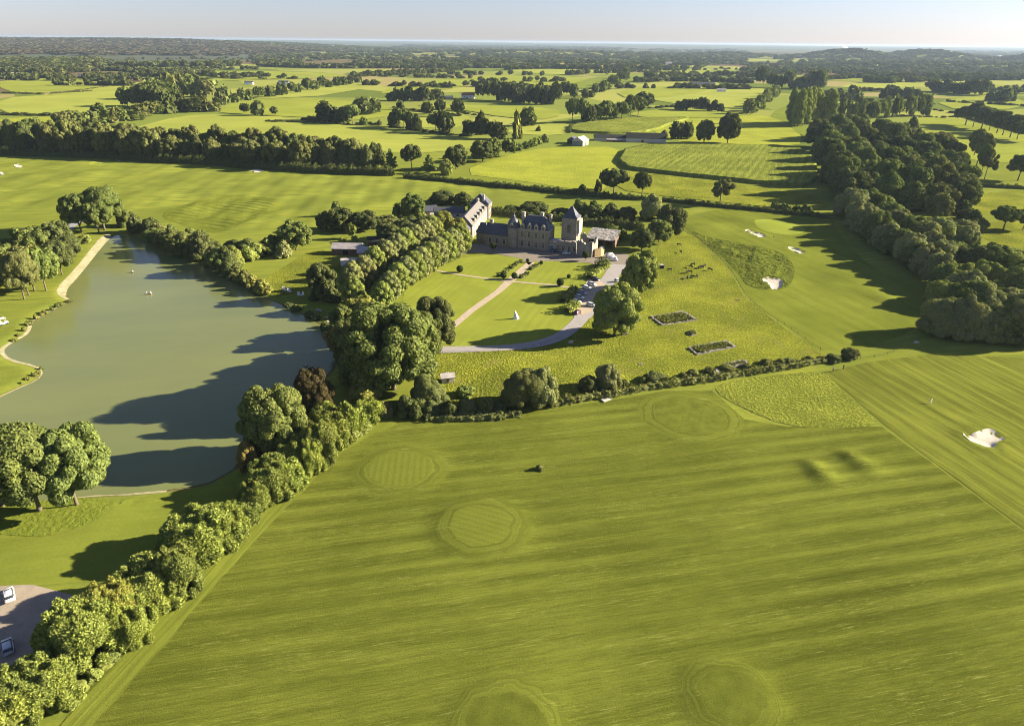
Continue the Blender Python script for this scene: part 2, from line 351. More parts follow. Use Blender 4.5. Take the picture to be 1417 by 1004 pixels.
m_corn = grass('maize_leaves', (.22,.235,.05), (.10,.12,.025), .03, .8, (1.15, .05, .35, .9), (1.15, 5.5, .25), 1.0, .6)
m_sand = mottled('bunker_sand', (.50,.46,.38), (.40,.365,.295), .8, .9, .3, .05)
m_bank = mottled('sandy_bank', (.37,.33,.22), (.17,.175,.07), .45, .9, .4, .06, .2, 3.0)
m_gravel = mottled('gravel', (.40,.33,.24), (.28,.23,.17), .6, .9, .3, .03, .2, 6.0)
m_asph = mottled('pale_asphalt', (.29,.27,.26), (.22,.205,.20), .4, .85, .2, .02, .3, 5.0)
m_court = mottled('stony_yard', (.21,.18,.145), (.15,.13,.105), .5, .9, .3, .03, .2, 6.0)
BIGF = flats([(20,1080),(105,975),(180,880),(250,800),(310,738),(378,675),(445,612),(495,588),(545,578),(600,577),(660,576),(760,566),(850,553),(920,541),(985,540),(1030,580),(1090,590),(1220,590),(1300,648),(1417,735),(1520,810),(1520,1090),(900,1200),(400,1200)])
GREENS = [flat(553,650)+(7.2,), flat(665,728)+(6.6,), flat(1012,965)+(5.0,), flat(700,1006)+(6.0,), flat(955,575)+(9.5,)]
def field_mat():
    t = NT('field_grass'); p = t.pos(); a = S1
    v = t.math('MULTIPLY', t.ramp(t.noise(p, .018, 5, .65), .25, .75), .42)
    def addn(v, n, w): return t.math('ADD', v, t.math('MULTIPLY', t.math('SUBTRACT', n, .5), w))
    fine = t.noise(p, 3.2, 5, .75); st1 = t.noise(t.mapped(a, (.022, .62, 1)), 1.0, 4, .7, .25); st2 = t.noise(t.mapped(a+.05, (.07, 1.9, 1)), 1.0, 4, .7); st3 = t.noise(t.mapped(a-.03, (.3, 3.6, 1)), 1.0, 3, .7)
    gr = t.noise(p, 7.0, 3, .8); v = addn(v, fine, .9); v = addn(v, gr, 1.0); v = addn(v, st1, .75); v = addn(v, st2, .7); v = addn(v, st3, .7)
    sx = t.n('ShaderNodeSeparateXYZ'); t.put(sx.inputs[0], t.mapped(a)); ph = t.math('ADD', t.math('MULTIPLY', sx.outputs[1], 2*math.pi/5.2), t.math('MULTIPLY', t.noise(t.mapped(a, (.012, .06, 1)), 1, 2), 6.0))
    am = t.ramp(t.noise(t.mapped(a, (.010, .022, 1)), 1.3, 2), .35, .65); v = t.math('ADD', v, t.math('MULTIPLY', t.math('MULTIPLY', t.math('SINE', ph), am), .2))
    # pale scuffed streaks where the mower dropped its clippings
    sc_ = t.math('MULTIPLY', t.ramp(t.noise(t.mapped(a+.02, (.22, 3.6, 1)), 1.0, 3, .7), .56, .66), t.ramp(t.noise(t.mapped(a, (.03, .25, 1)), 1.0, 3), .46, .60))
    h = t.math('ADD', fine, st2)
    for k, (gx, gy, r) in enumerate(GREENS):     # round practice greens: ringed mower turns outside, straight cut inside
        dv = t.n('ShaderNodeVectorMath', operation='DISTANCE'); t.put(dv.inputs[0], p); dv.inputs[1].default_value = (gx, gy, 0); d = t.math('ADD', dv.outputs['Value'], t.math('MULTIPLY', t.math('SUBTRACT', t.noise(p, .22, 4), .5), 3.4))
        cm = t.n('ShaderNodeCombineXYZ'); t.put(cm.inputs[0], t.math('MULTIPLY', d, 1.6)); t.put(cm.inputs[1], t.noise(p, .05, 2)); cm.inputs[2].default_value = k*7.0
        rn = t.noise(cm.outputs[0], 1.0, 4, .75); ring = t.math('MULTIPLY', t.ramp(d, r*.93, r*1.03), t.ramp(d, r*1.7, r*1.3)); cut = t.ramp(d, r*1.0, r*.95)
        rv = t.math('ADD', t.math('MULTIPLY', t.math('SUBTRACT', rn, .5), 2.0), t.math('ADD', .14 if k in (1, 2) else .22, t.math('MULTIPLY', fine, .2)))
        v = t.math('ADD', t.math('MULTIPLY', v, t.math('SUBTRACT', 1.0, t.math('MULTIPLY', ring, .8))), t.math('MULTIPLY', rv, t.math('MULTIPLY', ring, .8)))
        s2 = t.n('ShaderNodeSeparateXYZ'); t.put(s2.inputs[0], t.mapped(a+(1.45 if k == 0 else -.6 if k == 1 else 1.0))); iv = t.math('ADD', t.math('MULTIPLY', t.math('SINE', t.math('MULTIPLY', s2.outputs[1], 4.2)), .07 if k < 2 else .015), t.math('ADD', .40 if k < 2 else .30 if k == 4 else .14, t.math('MULTIPLY', t.math('SUBTRACT', fine, .5), .45)))
        iv = addn(iv, t.noise(p, .35, 4), .25 if k < 2 else .8)
        v = t.math('ADD', t.math('MULTIPLY', v, t.math('SUBTRACT', 1.0, t.math('MULTIPLY', cut, .9))), t.math('MULTIPLY', iv, t.math('MULTIPLY', cut, .9)))
        sc_ = t.math('MULTIPLY', sc_, t.math('SUBTRACT', 1.0, cut))
    col = t.mix(t.ramp(v, -.35, .95), (.052,.063,.009), (.160,.183,.028)); col = t.mix(t.math('MULTIPLY', sc_, .42), col, (.27,.28,.08))
    return t.diff(col, t.bump(t.math('ADD', h, gr), .8, .11))
drape('field', BIGF, field_mat(), .03, 1.3, 'broad mown field with drawn-out mower streaks filling the near ground')
HEAD = smooth(flats([(100,1010),(205,893),(268,822),(325,758),(392,690),(458,625),(505,596),(545,582)]), 2, False)
m_head = grass('headland_grass', (.205,.22,.042), (.10,.115,.022), .04, 3.0, (direction((268,822),(392,690)), .03, 1.1, 1.1), None, .6, .08, None, None, .4)
drape('headland', strip(HEAD, [5.0]), m_head, .06, 1.2)
drape('fairway', flats([(1140,515),(1200,501),(1290,490),(1417,495),(1560,500),(1560,800),(1417,732),(1300,645),(1224,588)]), m_fair, .05, 1.6)
drape('rough', smooth(flats([(985,540),(1005,528),(1060,520),(1140,513),(1160,535),(1190,562),(1222,590),(1150,592),(1090,590),(1030,566)]), 1), m_rough, .09, 1.4)
drape('pasture', flats([(560,560),(592,510),(612,487),(720,484),(780,466),(802,446),(880,400),(912,338),(938,318),(960,326),(985,348),(1012,378),(1030,412),(1080,450),(1143,493),(1050,512),(930,530),(850,545),(760,558),(640,570)]), m_past, .05, 1.6)
drape('fairway', smooth(flats([(938,302),(1010,286),(1150,300),(1165,330),(1205,370),(1295,410),(1290,440),(1235,472),(1146,492),(1085,450),(1034,412),(1014,376),(985,345),(950,320)]), 1), m_golf, .05, 1.8)
drape('rough', smooth(HUMMOCK, 2), m_long, .11, 1.4)
drape('putting_green', smooth(flats([(1042,306),(1075,304),(1105,312),(1118,320),(1098,327),(1060,322),(1045,315)]), 2), m_green, .11, 1.6)
drape('putting_green', smooth(flats([(122,226),(140,223),(165,225),(160,230),(140,232),(124,230)]), 2), m_green, .08, 3)
for k, b in enumerate(BUNKERS): drape('sand_bunker', b, m_sand, .10 if k != 1 else .16, 1.0 if k < 4 else 2.0)
RIP = smooth(flats([(215,298),(262,280),(320,270),(372,274),(402,288),(350,306),(300,326),(255,312)]), 2)
drape('rough', RIP, m_golf, .08, 1.3, None, lambda x, y: .24*sm(0, 9, seg_dist(x, y, RIP))*np.sin((y*.92+x*.4)*1.25+1.5*wob(x, y, .08, 21))*(.5+.5*wob(x, y, .1, 22)))
# lake
drape('lake_water', LAKE, None or NT('lake_water').m, 0, 6.0)
def lake():
    o = bpy.data.objects['lake_water']; t = NT('murky_water'); p = t.pos()
    v = t.noise(t.mapped(.2, (.02, .05, 1)), 1, 4, .6)
    col = t.mix(t.ramp(v, .3, .7), (.142,.158,.052), (.118,.138,.050))
    b = t.bump(t.noise(t.mapped(.3, (.6, 1.6, 1)), 1.0, 3, .6), .12, .05)
    m = t.bsdf(col, .18, b, .22); o.data.materials.clear(); o.data.materials.append(m)
    n = len(o.data.vertices); co = np.zeros(n*3, np.float32); o.data.vertices.foreach_get('co', co); co[2::3] = WATER_Z+.02; o.data.vertices.foreach_set('co', co); o.data.update()
    tag(o, 'murky green lake', None, None, 'structure')
lake()
drape('bank', smooth(flats([(156,323),(143,325),(132,336),(102,374),(76,400),(82,409),(90,409),(108,383),(146,336)]), 1), m_bank, .05, 1.2)
drape('bank', strip(smooth(flats([(84,408),(99,413.5),(97,418.5),(80,423),(63,431),(42,441.5),(41,453),(33,462),(11,473),(0,483),(13,495.5),(52,504),(62,511.5),(53,524),(20,537),(-40,566)]), 1, False), 1.5), m_bank, .05, 1.0)
drape('bank', strip(smooth(flats([(90,683),(123,683),(150,680),(186,680),(230,676)]), 1, False), .9), m_bank, .05, 1.0)
drape('rough', smooth(flats([(-60,700),(0,690),(60,688),(123,684),(150,690),(158,705),(130,725),(70,747),(0,740),(-60,735)]), 2), grass('lakeside_rough', (.165,.185,.032), (.12,.145,.026), .1, 2.0, None, None, .5, .1, None, (.9, .2)), .05, 1.4)
drape('fairway', smooth(flats([(-90,760),(0,744),(70,750),(132,728),(165,700),(190,684),(280,674),(325,650),(330,700),(270,760),(190,800),(90,808),(0,815),(-90,822)]), 1), grass('lakeside_fairway', (.175,.195,.038), (.12,.14,.026), .05, 1.8, (S1, .05, .5, .4), (S1+.1, 7, .15), .4, .1), .03, 1.5)
drape('car_park', flats([(-120,826),(0,812),(45,810),(95,822),(120,830),(40,930),(-30,985),(-140,1020)]), mottled('brown_gravel', (.30,.255,.20), (.20,.17,.13), .35, .9, .3, .03, .2, 4.0), .06, 1.5)
# manor park
drape('lawn', smooth(flats([(545,410),(600,373),(650,352),(735,357),(800,366),(852,378),(815,432),(795,455),(760,470),(720,480),(612,482),(596,450)]), 1), m_lawn, .05, 1.6)
drape('forecourt', flats([(640,338),(670,337),(716,342),(800,352),(850,350),(870,352),(868,372),(850,386),(832,372),(818,364),(770,361),(738,362),(732,367),(722,358),(690,352),(655,350),(640,352)]), m_court, .09, 2)
drape('drive', strip(smooth(flats([(585,484),(640,484),(700,483),(740,478),(775,467),(798,449),(812,430),(826,410),(842,388),(856,366)]), 2, False), [5.0]*4+[5.2]*20+[6.5]*40), m_asph, .12, 1.2)
drape('car_park', flats([(806,436),(793,428),(800,408),(815,385),(826,385),(838,395),(822,418),(818,432)]), m_gravel, .16, 1.4)
drape('path', strip(flats([(626,452),(652,430),(690,403),(704,390),(735,363)]), [2.7,2.7,2.8,3.4,3.8]), m_gravel, .09, 1.2)
drape('path', strip(flats([(598,373.5),(640,381),(704,389.5),(760,394),(800,400)]), 1.4), m_gravel, .13, 1.2)
drape('meadow', smooth(flats([(350,395),(400,365),(440,340),(470,360),(475,372),(455,388),(430,400),(400,408),(380,412)]), 1), m_past, .06, 2.0)
drape('path', strip(flats([(-30,342),(0,338.5),(10,334),(40,331),(60,329)]), 2.6), m_gravel, .08, 2)
drape('path', strip(flats([(80,325),(98,312),(125,300)]), 6), mottled('blue_grey_gravel', (.26,.26,.28), (.2,.2,.22), .5), .08, 2)
drape('forest_floor', smooth(flats([(-90,89),(120,87.5),(300,84),(400,79),(470,72),(430,66),(-90,68)]), 1), mottled('forest_floor', (.05,.062,.024), (.035,.045,.019), .01, .9), .8, 60)
# fields behind, each its own sheet
FIELDS = [
 ([(0,108),(166,104),(186,113),(68,130),(0,126)], m_mid), ([(0,158),(0,136),(68,131),(186,114),(238,109),(175,140),(172,152),(145,158),(60,160)], m_pale), ([(0,163),(115,161),(150,166),(100,178),(0,172)], m_lush),
 ([(175,180),(250,160),(310,158),(400,163),(470,173),(560,184),(640,191),(690,197),(650,207),(560,214),(500,206),(350,196),(190,186)], m_pale),
 ([(302,152),(330,141),(400,136),(470,138),(545,146),(545,160),(490,168),(440,164),(390,161),(305,157)], m_mid),
 ([(545,160),(600,152),(650,158),(648,178),(560,176)], m_pale), ([(560,145),(660,146),(775,150),(772,166),(700,164),(640,152)], m_mid), ([(745,172),(790,170),(790,186),(740,188),(690,182)], m_pale),
 ([(630,240),(700,215),(760,203),(868,203),(850,232),(845,262),(800,263),(720,250)], m_lush), ([(900,165),(960,158),(1080,160),(1110,185),(1105,205),(1000,198),(930,196),(905,184)], m_lush),
 ([(845,236),(900,240),(1000,252),(1130,268),(1150,292),(1080,288),(1000,280),(920,272),(850,262)], m_past), ([(860,158),(930,150),(1040,157),(1010,164),(900,164)], m_mid),
 ([(1240,168),(1300,160),(1417,185),(1500,200),(1500,240),(1417,225),(1345,225),(1290,195)], m_mid), ([(1335,270),(1417,262),(1500,260),(1500,310),(1417,295),(1370,300),(1335,285)], m_past), ([(1340,308),(1500,300),(1500,360),(1417,345),(1365,335)], m_past),
 ([(1060,160),(1100,140),(1125,150),(1120,185),(1110,190),(1085,168)], m_dk), ([(940,118),(1055,122),(1060,128),(1030,150),(960,148),(900,138),(850,128)], m_pale),
 ([(500,130),(620,108),(700,103),(790,108),(830,110),(800,125),(660,116),(600,128)], m_mid), ([(775,122),(830,105),(910,108),(860,116),(830,125)], m_dk), ([(850,128),(900,120),(990,124),(930,135),(870,138)], m_mid),
 ([(1150,120),(1230,112),(1300,116),(1290,122),(1200,124)], m_pale), ([(1290,140),(1370,133),(1417,138),(1417,150),(1330,155)], m_mid), ([(1100,108),(1180,105),(1230,108),(1150,115)], m_mid), ([(180,104),(330,98),(480,102),(470,108),(300,112),(240,116)], m_mid),
 ([(330,128),(420,118),(500,112),(540,110),(470,132),(340,138)], m_pale), ([(690,98),(760,94),(860,97),(870,103),(780,104)], m_pale), ([(890,99),(980,95),(985,103),(910,106)], m_mid), ([(1290,122),(1417,118),(1417,130),(1372,132),(1300,130)], m_mid)]
for k, (p, m) in enumerate(FIELDS):
    q = smooth(flats(p), 1); ym = np.mean([i[1] for i in q]); drape('field', q, m, .06 if ym < 450 else .15+.05*(k % 4) if ym < 1000 else .5+.1*(k % 4), 3.0 if ym < 450 else 9 if ym < 900 else 25)
# ------------------------------------------------------------------ trees: a tapered trunk with limbs, a crown of many leaf-sized faces on uneven lobes
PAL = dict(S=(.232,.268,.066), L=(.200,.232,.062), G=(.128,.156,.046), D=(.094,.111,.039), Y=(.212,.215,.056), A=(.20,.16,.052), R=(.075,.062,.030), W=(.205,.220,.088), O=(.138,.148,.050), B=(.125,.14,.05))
def lobes_of(kind, r):
    L = []   # x, y, z, rx, rz in a unit crown (width 1, height 1)
    def add(x, y, z, rx, rz): L.append((x, y, z, rx, rz))
    if kind in ('oak', 'round', 'spread'):
        zb = {'oak': .30, 'round': .0, 'spread': .17}[kind]; n = 44 if kind == 'oak' else 72
        for i in range(n):
            t = (i+.5)/n; zz = 1-1.75*t; a = i*2.39996+r.uniform(-.4, .4); q = math.sqrt(max(0, 1-zz*zz)); k = r.uniform(.60, .95)
            rr = r.uniform(.065, .145); add(q*math.cos(a)*.40*k/.8, q*math.sin(a)*.40*k/.8, zb+(1-zb)*(.5+.37*zz*k/.8), rr, rr*r.uniform(.75, 1.0))
        for i in range(7): add(r.uniform(-.18, .18), r.uniform(-.18, .18), zb+(1-zb)*r.uniform(.35, .75), .22, .2)
    elif kind == 'dome':
        for i in range(46):
            t = (i+.5)/46; zz = 1-1.15*t; a = i*2.39996+r.uniform(-.5, .5); q = math.sqrt(max(0, 1-zz*zz)); rr = r.uniform(.07, .14); k = r.uniform(.75, 1.0)
            add(q*math.cos(a)*.42*k, q*math.sin(a)*.42*k, .12+.76*max(zz, 0)*k+.04, rr, rr*.95)
        for i in range(8): add(r.uniform(-.2, .2), r.uniform(-.2, .2), r.uniform(.3, .6), .26, .28)
    elif kind == 'bush':
        for i in range(26):
            t = (i+.5)/26; zz = 1-1.2*t; a = i*2.39996+r.uniform(-.6, .6); q = math.sqrt(max(0, 1-zz*zz)); rr = r.uniform(.10, .18); k = r.uniform(.6, 1.0)
            add(q*math.cos(a)*.38*k, q*math.sin(a)*.38*k, .14+.70*max(zz, 0)*k, rr, rr*r.uniform(.9, 1.2))
        for i in range(4): add(r.uniform(-.15, .15), r.uniform(-.15, .15), r.uniform(.25, .5), .25, .28)
    elif kind == 'shoots':
        for i in range(78):
            t = (i+.5)/78; zz = 1-1.25*t; a = i*2.39996+r.uniform(-.5, .5); q = math.sqrt(max(0, 1-zz*zz)); k = r.uniform(.62, 1.08); rr = r.uniform(.045, .09)
            add(q*math.cos(a)*.42*k, q*math.sin(a)*.42*k, .14+.70*max(zz, -.05)*k, rr, rr*r.uniform(1.4, 2.4))
        for i in range(9): add(r.uniform(-.2, .2), r.uniform(-.2, .2), r.uniform(.3, .6), .24, .25)
    elif kind == 'lime':
        for i in range(40):
            t = (i+.5)/40; z = .14+.80*t; a = i*2.39996; q = .40*math.sin(math.pi*min(1, (t*.86+.12)))**.7; rr = r.uniform(.11, .16)
            add(q*math.cos(a), q*math.sin(a), z, rr, rr*.8)
        for i in range(4): add(0, 0, .3+.16*i, .24, .16)
    elif kind == 'poplar':
        for i in range(44):
            t = (i+.5)/44; z = .12+.84*t; a = i*2.39996; q = .36*math.sin(math.pi*min(1, t*.8+.2))**.6*r.uniform(.5, 1.1); add(q*math.cos(a), q*math.sin(a), z, r.uniform(.12, .2), r.uniform(.05, .08))
        for i in range(5): add(0, 0, .2+.15*i, .22, .12)
    elif kind == 'conifer':
        for i in range(50):
            t = (i+.5)/50; z = .16+.8*t; a = i*2.39996; q = .44*(1-t)**.8*r.uniform(.5, 1.1)*(.75+.35*math.sin(t*30)); add(q*math.cos(a), q*math.sin(a), z, .12*(1.15-t), .035)
        for i in range(5): add(0, 0, .25+.13*i, .16*(1-.15*i), .08)
    elif kind == 'sparse':
        for i in range(22):
            t = (i+.5)/22; zz = 1-1.8*t; a = i*2.39996+r.uniform(-.7, .7); q = math.sqrt(max(0, 1-zz*zz)); k = r.uniform(.6, 1.1); rr = r.uniform(.07, .13)
            add(q*math.cos(a)*.38*k, q*math.sin(a)*.38*k, .62+.30*zz*k, rr, rr*.8)
    return L
SPEC = dict(spread=(.22, .026), oak=(.35, .030), round=(.08, .028), dome=(.06, .03), bush=(.05, .02), shoots=(.1, .02), lime=(.2, .022), poplar=(.2, .035), conifer=(.2, .028), sparse=(.5, .024))
LODS = {0: (60000, .0165), 1: (16000, .031), 2: (2600, .07), 3: (420, .16), 4: (150, .26)}
def crown_arrays(kind, seed, lod):
    r = random.Random(seed*97+sum(map(ord, kind))); g = np.random.default_rng(seed*31+lod); L = np.array(lobes_of(kind, r)); N, ls = LODS[lod]
    if kind in ('sparse', 'conifer'): N = int(N*.6)
    if kind in ('poplar', 'shoots', 'dome'): ls *= .85; N = int(N*1.15)
    area = L[:, 3]**2; li = g.choice(len(L), N*2, p=area/area.sum()); D = g.normal(size=(N*2, 3)); D /= np.linalg.norm(D, axis=1)[:, None]
    rf = 1-.35*g.random(N*2)**2; c = L[li]; P = c[:, :3]+D*np.stack([c[:, 3], c[:, 3], c[:, 4]], 1)*rf[:, None]
    keep = np.ones(N*2, bool)
    for q in L:
        d = np.sqrt(((P[:, 0]-q[0])/q[3])**2+((P[:, 1]-q[1])/q[3])**2+((P[:, 2]-q[2])/q[4])**2); keep &= d > .66
    keep &= P[:, 2] > .015
    P = P[keep][:N]; D = D[keep][:N]; n = len(P)
    nr = D*1.0+g.normal(size=(n, 3))*.38; nr[:, 2] += .2; nr /= np.linalg.norm(nr, axis=1)[:, None]
    ax = g.normal(size=(n, 3)); ax[:, 2] += .6 if kind == 'shoots' else 0; t = np.cross(nr, ax); t /= np.linalg.norm(t, axis=1)[:, None]; b = np.cross(nr, t)
    s = ls*(.55+.8*g.random(n))[:, None]; a = .62
    a = np.full((n, 1), a)
    if kind == 'shoots':     # half of the leaves stand as shoots pointing up and out
        h = g.random(n) < .7; b2 = D*.8+g.normal(size=(n, 3))*.45; b2[:, 2] += .55; b2 /= np.linalg.norm(b2, axis=1)[:, None]; n2 = D+g.normal(size=(n, 3))*.4; n2 -= (n2*b2).sum(1)[:, None]*b2; n2 /= np.linalg.norm(n2, axis=1)[:, None]
        b[h] = b2[h]; nr[h] = n2[h]; t[h] = np.cross(b2, n2)[h]; s[h] *= 1.9; a[h] = .30
    V = np.stack([P-b*s, P+t*s*a+nr*s*.15, P+b*s, P-t*s*a-nr*s*.1], 1).reshape(-1, 3); F = np.arange(n*4).reshape(-1, 4)
    # a dark inside of the crown: coarse hulls well within the lobes so that no daylight shows where branches and leaves are dense
    if kind not in ('sparse', 'conifer') or lod > 2:
        ico = np.array([(0,0,1),(.894,0,.447),(.276,.851,.447),(-.724,.526,.447),(-.724,-.526,.447),(.276,-.851,.447),(.724,.526,-.447),(-.276,.851,-.447),(-.894,0,-.447),(-.276,-.851,-.447),(.724,-.526,-.447),(0,0,-1)])
        it = np.array([(0,1,2),(0,2,3),(0,3,4),(0,4,5),(0,5,1),(1,6,2),(2,7,3),(3,8,4),(4,9,5),(5,10,1),(6,7,2),(7,8,3),(8,9,4),(9,10,5),(10,6,1),(11,7,6),(11,8,7),(11,9,8),(11,10,9),(11,6,10)])
        H = L if lod < 3 else L[::3]
        HV = (H[:, None, :3]+ico[None]*(np.stack([H[:, 3], H[:, 3], H[:, 4]], 1)*(.66 if lod < 3 else .85))[:, None, :]).reshape(-1, 3); HV[:, 2] = np.maximum(HV[:, 2], .01)
        HF = (it[None]+np.arange(len(H))[:, None, None]*12).reshape(-1, 3)+len(V); V = np.concatenate([V, HV])
    else: HF = np.zeros((0, 3), int)
    return V, F, HF
def trunk_mb(kind, seed, limbs=True):
    r = random.Random(seed+5); zb, rr = SPEC[kind]; m = MB(); top = {'poplar': .9, 'conifer': .95, 'lime': .8}.get(kind, zb+.25)
    bend = r.uniform(-.02, .02); m.tube([(0, 0, -.02), (bend*.3, 0, .06), (bend, bend, zb), (bend*2, bend, top)], rr*1.15, rr*.4, 8)
    if limbs and kind in ('spread', 'oak', 'round', 'sparse', 'lime', 'dome', 'shoots', 'bush'):
        for i in range(7 if kind != 'sparse' else 11):
            a = i*2.4+r.uniform(-.3, .3); z0 = zb*r.uniform(.75, 1.1); q = r.uniform(.2, .34); z1 = min(.9, z0+r.uniform(.2, .42)); ca, sa = math.cos(a), math.sin(a)
            m.tube([(bend, bend, z0), (q*.45*ca, q*.45*sa, z0+(z1-z0)*.6), (q*ca, q*sa, z1)], rr*.5, rr*.16, 5)
    return m
CACHE = {}
def proto(kind, seed, lod):
    k = (kind, seed, lod)
    if k not in CACHE:
        V, F, H = crown_arrays(kind, seed, lod)
        if lod < 3:
            me = np_mesh(kind+'_crown', V, F, H); me.materials.append(LEAF); tm = trunk_mb(kind, seed).mesh(kind+'_trunk', True); tm.materials.append(BARK); CACHE[k] = (me, tm)
        else:
            tm = trunk_mb(kind, seed, False); TV = np.array(tm.v); q = np.array([f for f in tm.f if len(f) == 4])+len(V)
            me = np_mesh(kind+'_tree', np.concatenate([V, TV]), np.concatenate([F, q]), H); me.materials.append(LEAF); me.materials.append(BARK)
            mi = np.zeros(len(me.polygons), np.int32); mi[len(F):len(F)+len(q)] = 1; me.polygons.foreach_set('material_index', mi); CACHE[k] = (me, None)
    return CACHE[k]
ORD = 'first second third fourth fifth sixth seventh eighth ninth tenth eleventh twelfth thirteenth fourteenth fifteenth sixteenth seventeenth eighteenth nineteenth twentieth'.split()
TENS = {20: 'twenty', 30: 'thirty', 40: 'forty', 50: 'fifty', 60: 'sixty', 70: 'seventy', 80: 'eighty', 90: 'ninety'}
def ordw(i):
    if i < 20: return ORD[i]
    t = (i+1)//10*10; d = (i+1) % 10
    return TENS[t]+'-'+ORD[d-1] if d else TENS[t][:-1]+'ieth'
KNAME = dict(spread='oak_tree', oak='oak_tree', round='broadleaf_tree', dome='willow_tree', bush='shrub', shoots='hedge_tree', lime='lime_tree', poplar='poplar_tree', conifer='conifer_tree', sparse='open_crowned_tree')
TREES = []   # (kind, x, y, width m, height m, colour key, label, group, importance)
def tree(kind, u, vb, vt, wpx, col, label, group=None, shrub=False, low=False, row_mode=False):
    """u, bottom and top rows and width in pixels of the photograph -> a place and a size in metres"""
    x, y, z = at(u, vb); m = mpx(y); al = math.atan2(CAM_H, y)
    wpx = wpx*{'shoots': 1.10, 'lime': 1.1}.get(kind, 1.1 if row_mode else 1.0); vt = vt-(vb-vt)*(.05 if row_mode else 0)
    grounded = kind in ('bush', 'dome', 'shoots') or (kind == 'round' and not row_mode)
    zb = {'oak': .32, 'spread': .2, 'sparse': .45, 'lime': .15, 'poplar': .08, 'conifer': .12, 'round': .05}.get(kind, 0); y0 = y; x0 = x; Hh = (vb-vt)*m
    for _ in range(12):      # find depth and height so that the crown's outline meets the rows seen in the photograph
        W = wpx*mpx(y-.0)*1.0; P = []
        for t in np.linspace(0, math.pi*2, 25):
            cz = zb+(1-zb)/2 if zb or kind == 'round' else .35; rz = 1-cz; P.append(proj(x, y+.5*W*math.cos(t), z+max(0.0, (cz+rz*math.sin(t)))*Hh)[1])
        top, bot = min(P), max(P)
        Hh *= min(1.5, max(.6, 1+(top-vt)/max(vb-vt, 1)*.9))
        if grounded: k = 1+(bot-vb)*m/math.sin(math.atan2(CAM_H, y))/y*.8; y *= k; x *= k
        Hh = max(Hh, W*.4)
    TREES.append([kind, x, y, W, Hh, col, label, group, 'shrub' if shrub or kind == 'bush' else 'tree', wpx*(vb-vt)])
def row(kind, pts, n, h, wd, cols, what, mark, group, jit=.15, wj=.26, skip=0, shrub=False, depth=0):
    """a row of trees standing along a line of the photograph, each told apart by counting from its landmark end"""
    S = [0]
    for a, b in zip(pts, pts[1:]): S.append(S[-1]+math.hypot(b[0]-a[0], b[1]-a[1]))
    r = random.Random(int(pts[0][0]*7+pts[0][1]*13+n)); k = 0
    for i in range(n):
        s = S[-1]*(i+.5+r.uniform(-jit, jit)*1.4)/n; j = max(q for q in range(len(S)-1) if S[q] <= max(s, 0)); f = (s-S[j])/(S[j+1]-S[j])
        u = pts[j][0]+(pts[j+1][0]-pts[j][0])*f; v = pts[j][1]+(pts[j+1][1]-pts[j][1])*f; t = s/S[-1]
        hh = (h[0]+(h[1]-h[0])*t if isinstance(h, tuple) else h)*r.uniform(1-wj, 1+wj); ww = (wd[0]+(wd[1]-wd[0])*t if isinstance(wd, tuple) else wd)*r.uniform(1-wj, 1+wj)
        c = r.choice(cols); kd = kind if isinstance(kind, str) else r.choice(kind)
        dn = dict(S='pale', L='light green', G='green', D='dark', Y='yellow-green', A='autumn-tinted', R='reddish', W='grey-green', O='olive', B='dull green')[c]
        tree(kd, u, v+r.uniform(-jit, jit)*2*depth, v-hh, ww, c, f'{ordw(i)} {what} counted from {mark}, {dn}', group, shrub, row_mode=True)
# -- the tree belt along the near field, from the car park up to the manor drive
HB = 'light green trees of the belt beside the mown field'
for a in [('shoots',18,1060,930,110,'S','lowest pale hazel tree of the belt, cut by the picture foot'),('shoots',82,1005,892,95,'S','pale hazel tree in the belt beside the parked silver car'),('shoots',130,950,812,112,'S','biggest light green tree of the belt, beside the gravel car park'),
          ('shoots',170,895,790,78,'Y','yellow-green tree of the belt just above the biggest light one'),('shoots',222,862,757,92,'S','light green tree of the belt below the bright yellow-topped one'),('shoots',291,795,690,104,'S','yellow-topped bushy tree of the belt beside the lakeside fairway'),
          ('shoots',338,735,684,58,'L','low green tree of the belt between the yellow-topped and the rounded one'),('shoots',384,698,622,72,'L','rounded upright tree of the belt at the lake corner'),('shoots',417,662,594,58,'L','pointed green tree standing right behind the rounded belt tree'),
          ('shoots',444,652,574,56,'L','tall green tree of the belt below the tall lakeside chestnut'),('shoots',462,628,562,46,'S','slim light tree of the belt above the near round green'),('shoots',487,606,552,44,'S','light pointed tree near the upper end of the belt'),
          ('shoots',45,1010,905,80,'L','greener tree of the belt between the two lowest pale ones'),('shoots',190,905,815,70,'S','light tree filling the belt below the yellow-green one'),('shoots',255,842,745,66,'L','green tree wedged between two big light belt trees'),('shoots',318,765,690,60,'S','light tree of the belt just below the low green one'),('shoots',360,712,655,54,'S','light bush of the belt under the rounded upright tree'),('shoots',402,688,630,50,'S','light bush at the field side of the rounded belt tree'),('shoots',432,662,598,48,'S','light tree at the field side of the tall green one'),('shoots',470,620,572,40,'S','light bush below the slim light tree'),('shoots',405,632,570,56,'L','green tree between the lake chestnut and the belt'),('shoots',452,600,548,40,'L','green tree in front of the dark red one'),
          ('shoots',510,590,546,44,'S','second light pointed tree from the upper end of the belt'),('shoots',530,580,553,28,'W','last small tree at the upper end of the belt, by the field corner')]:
    tree(*a, HB)
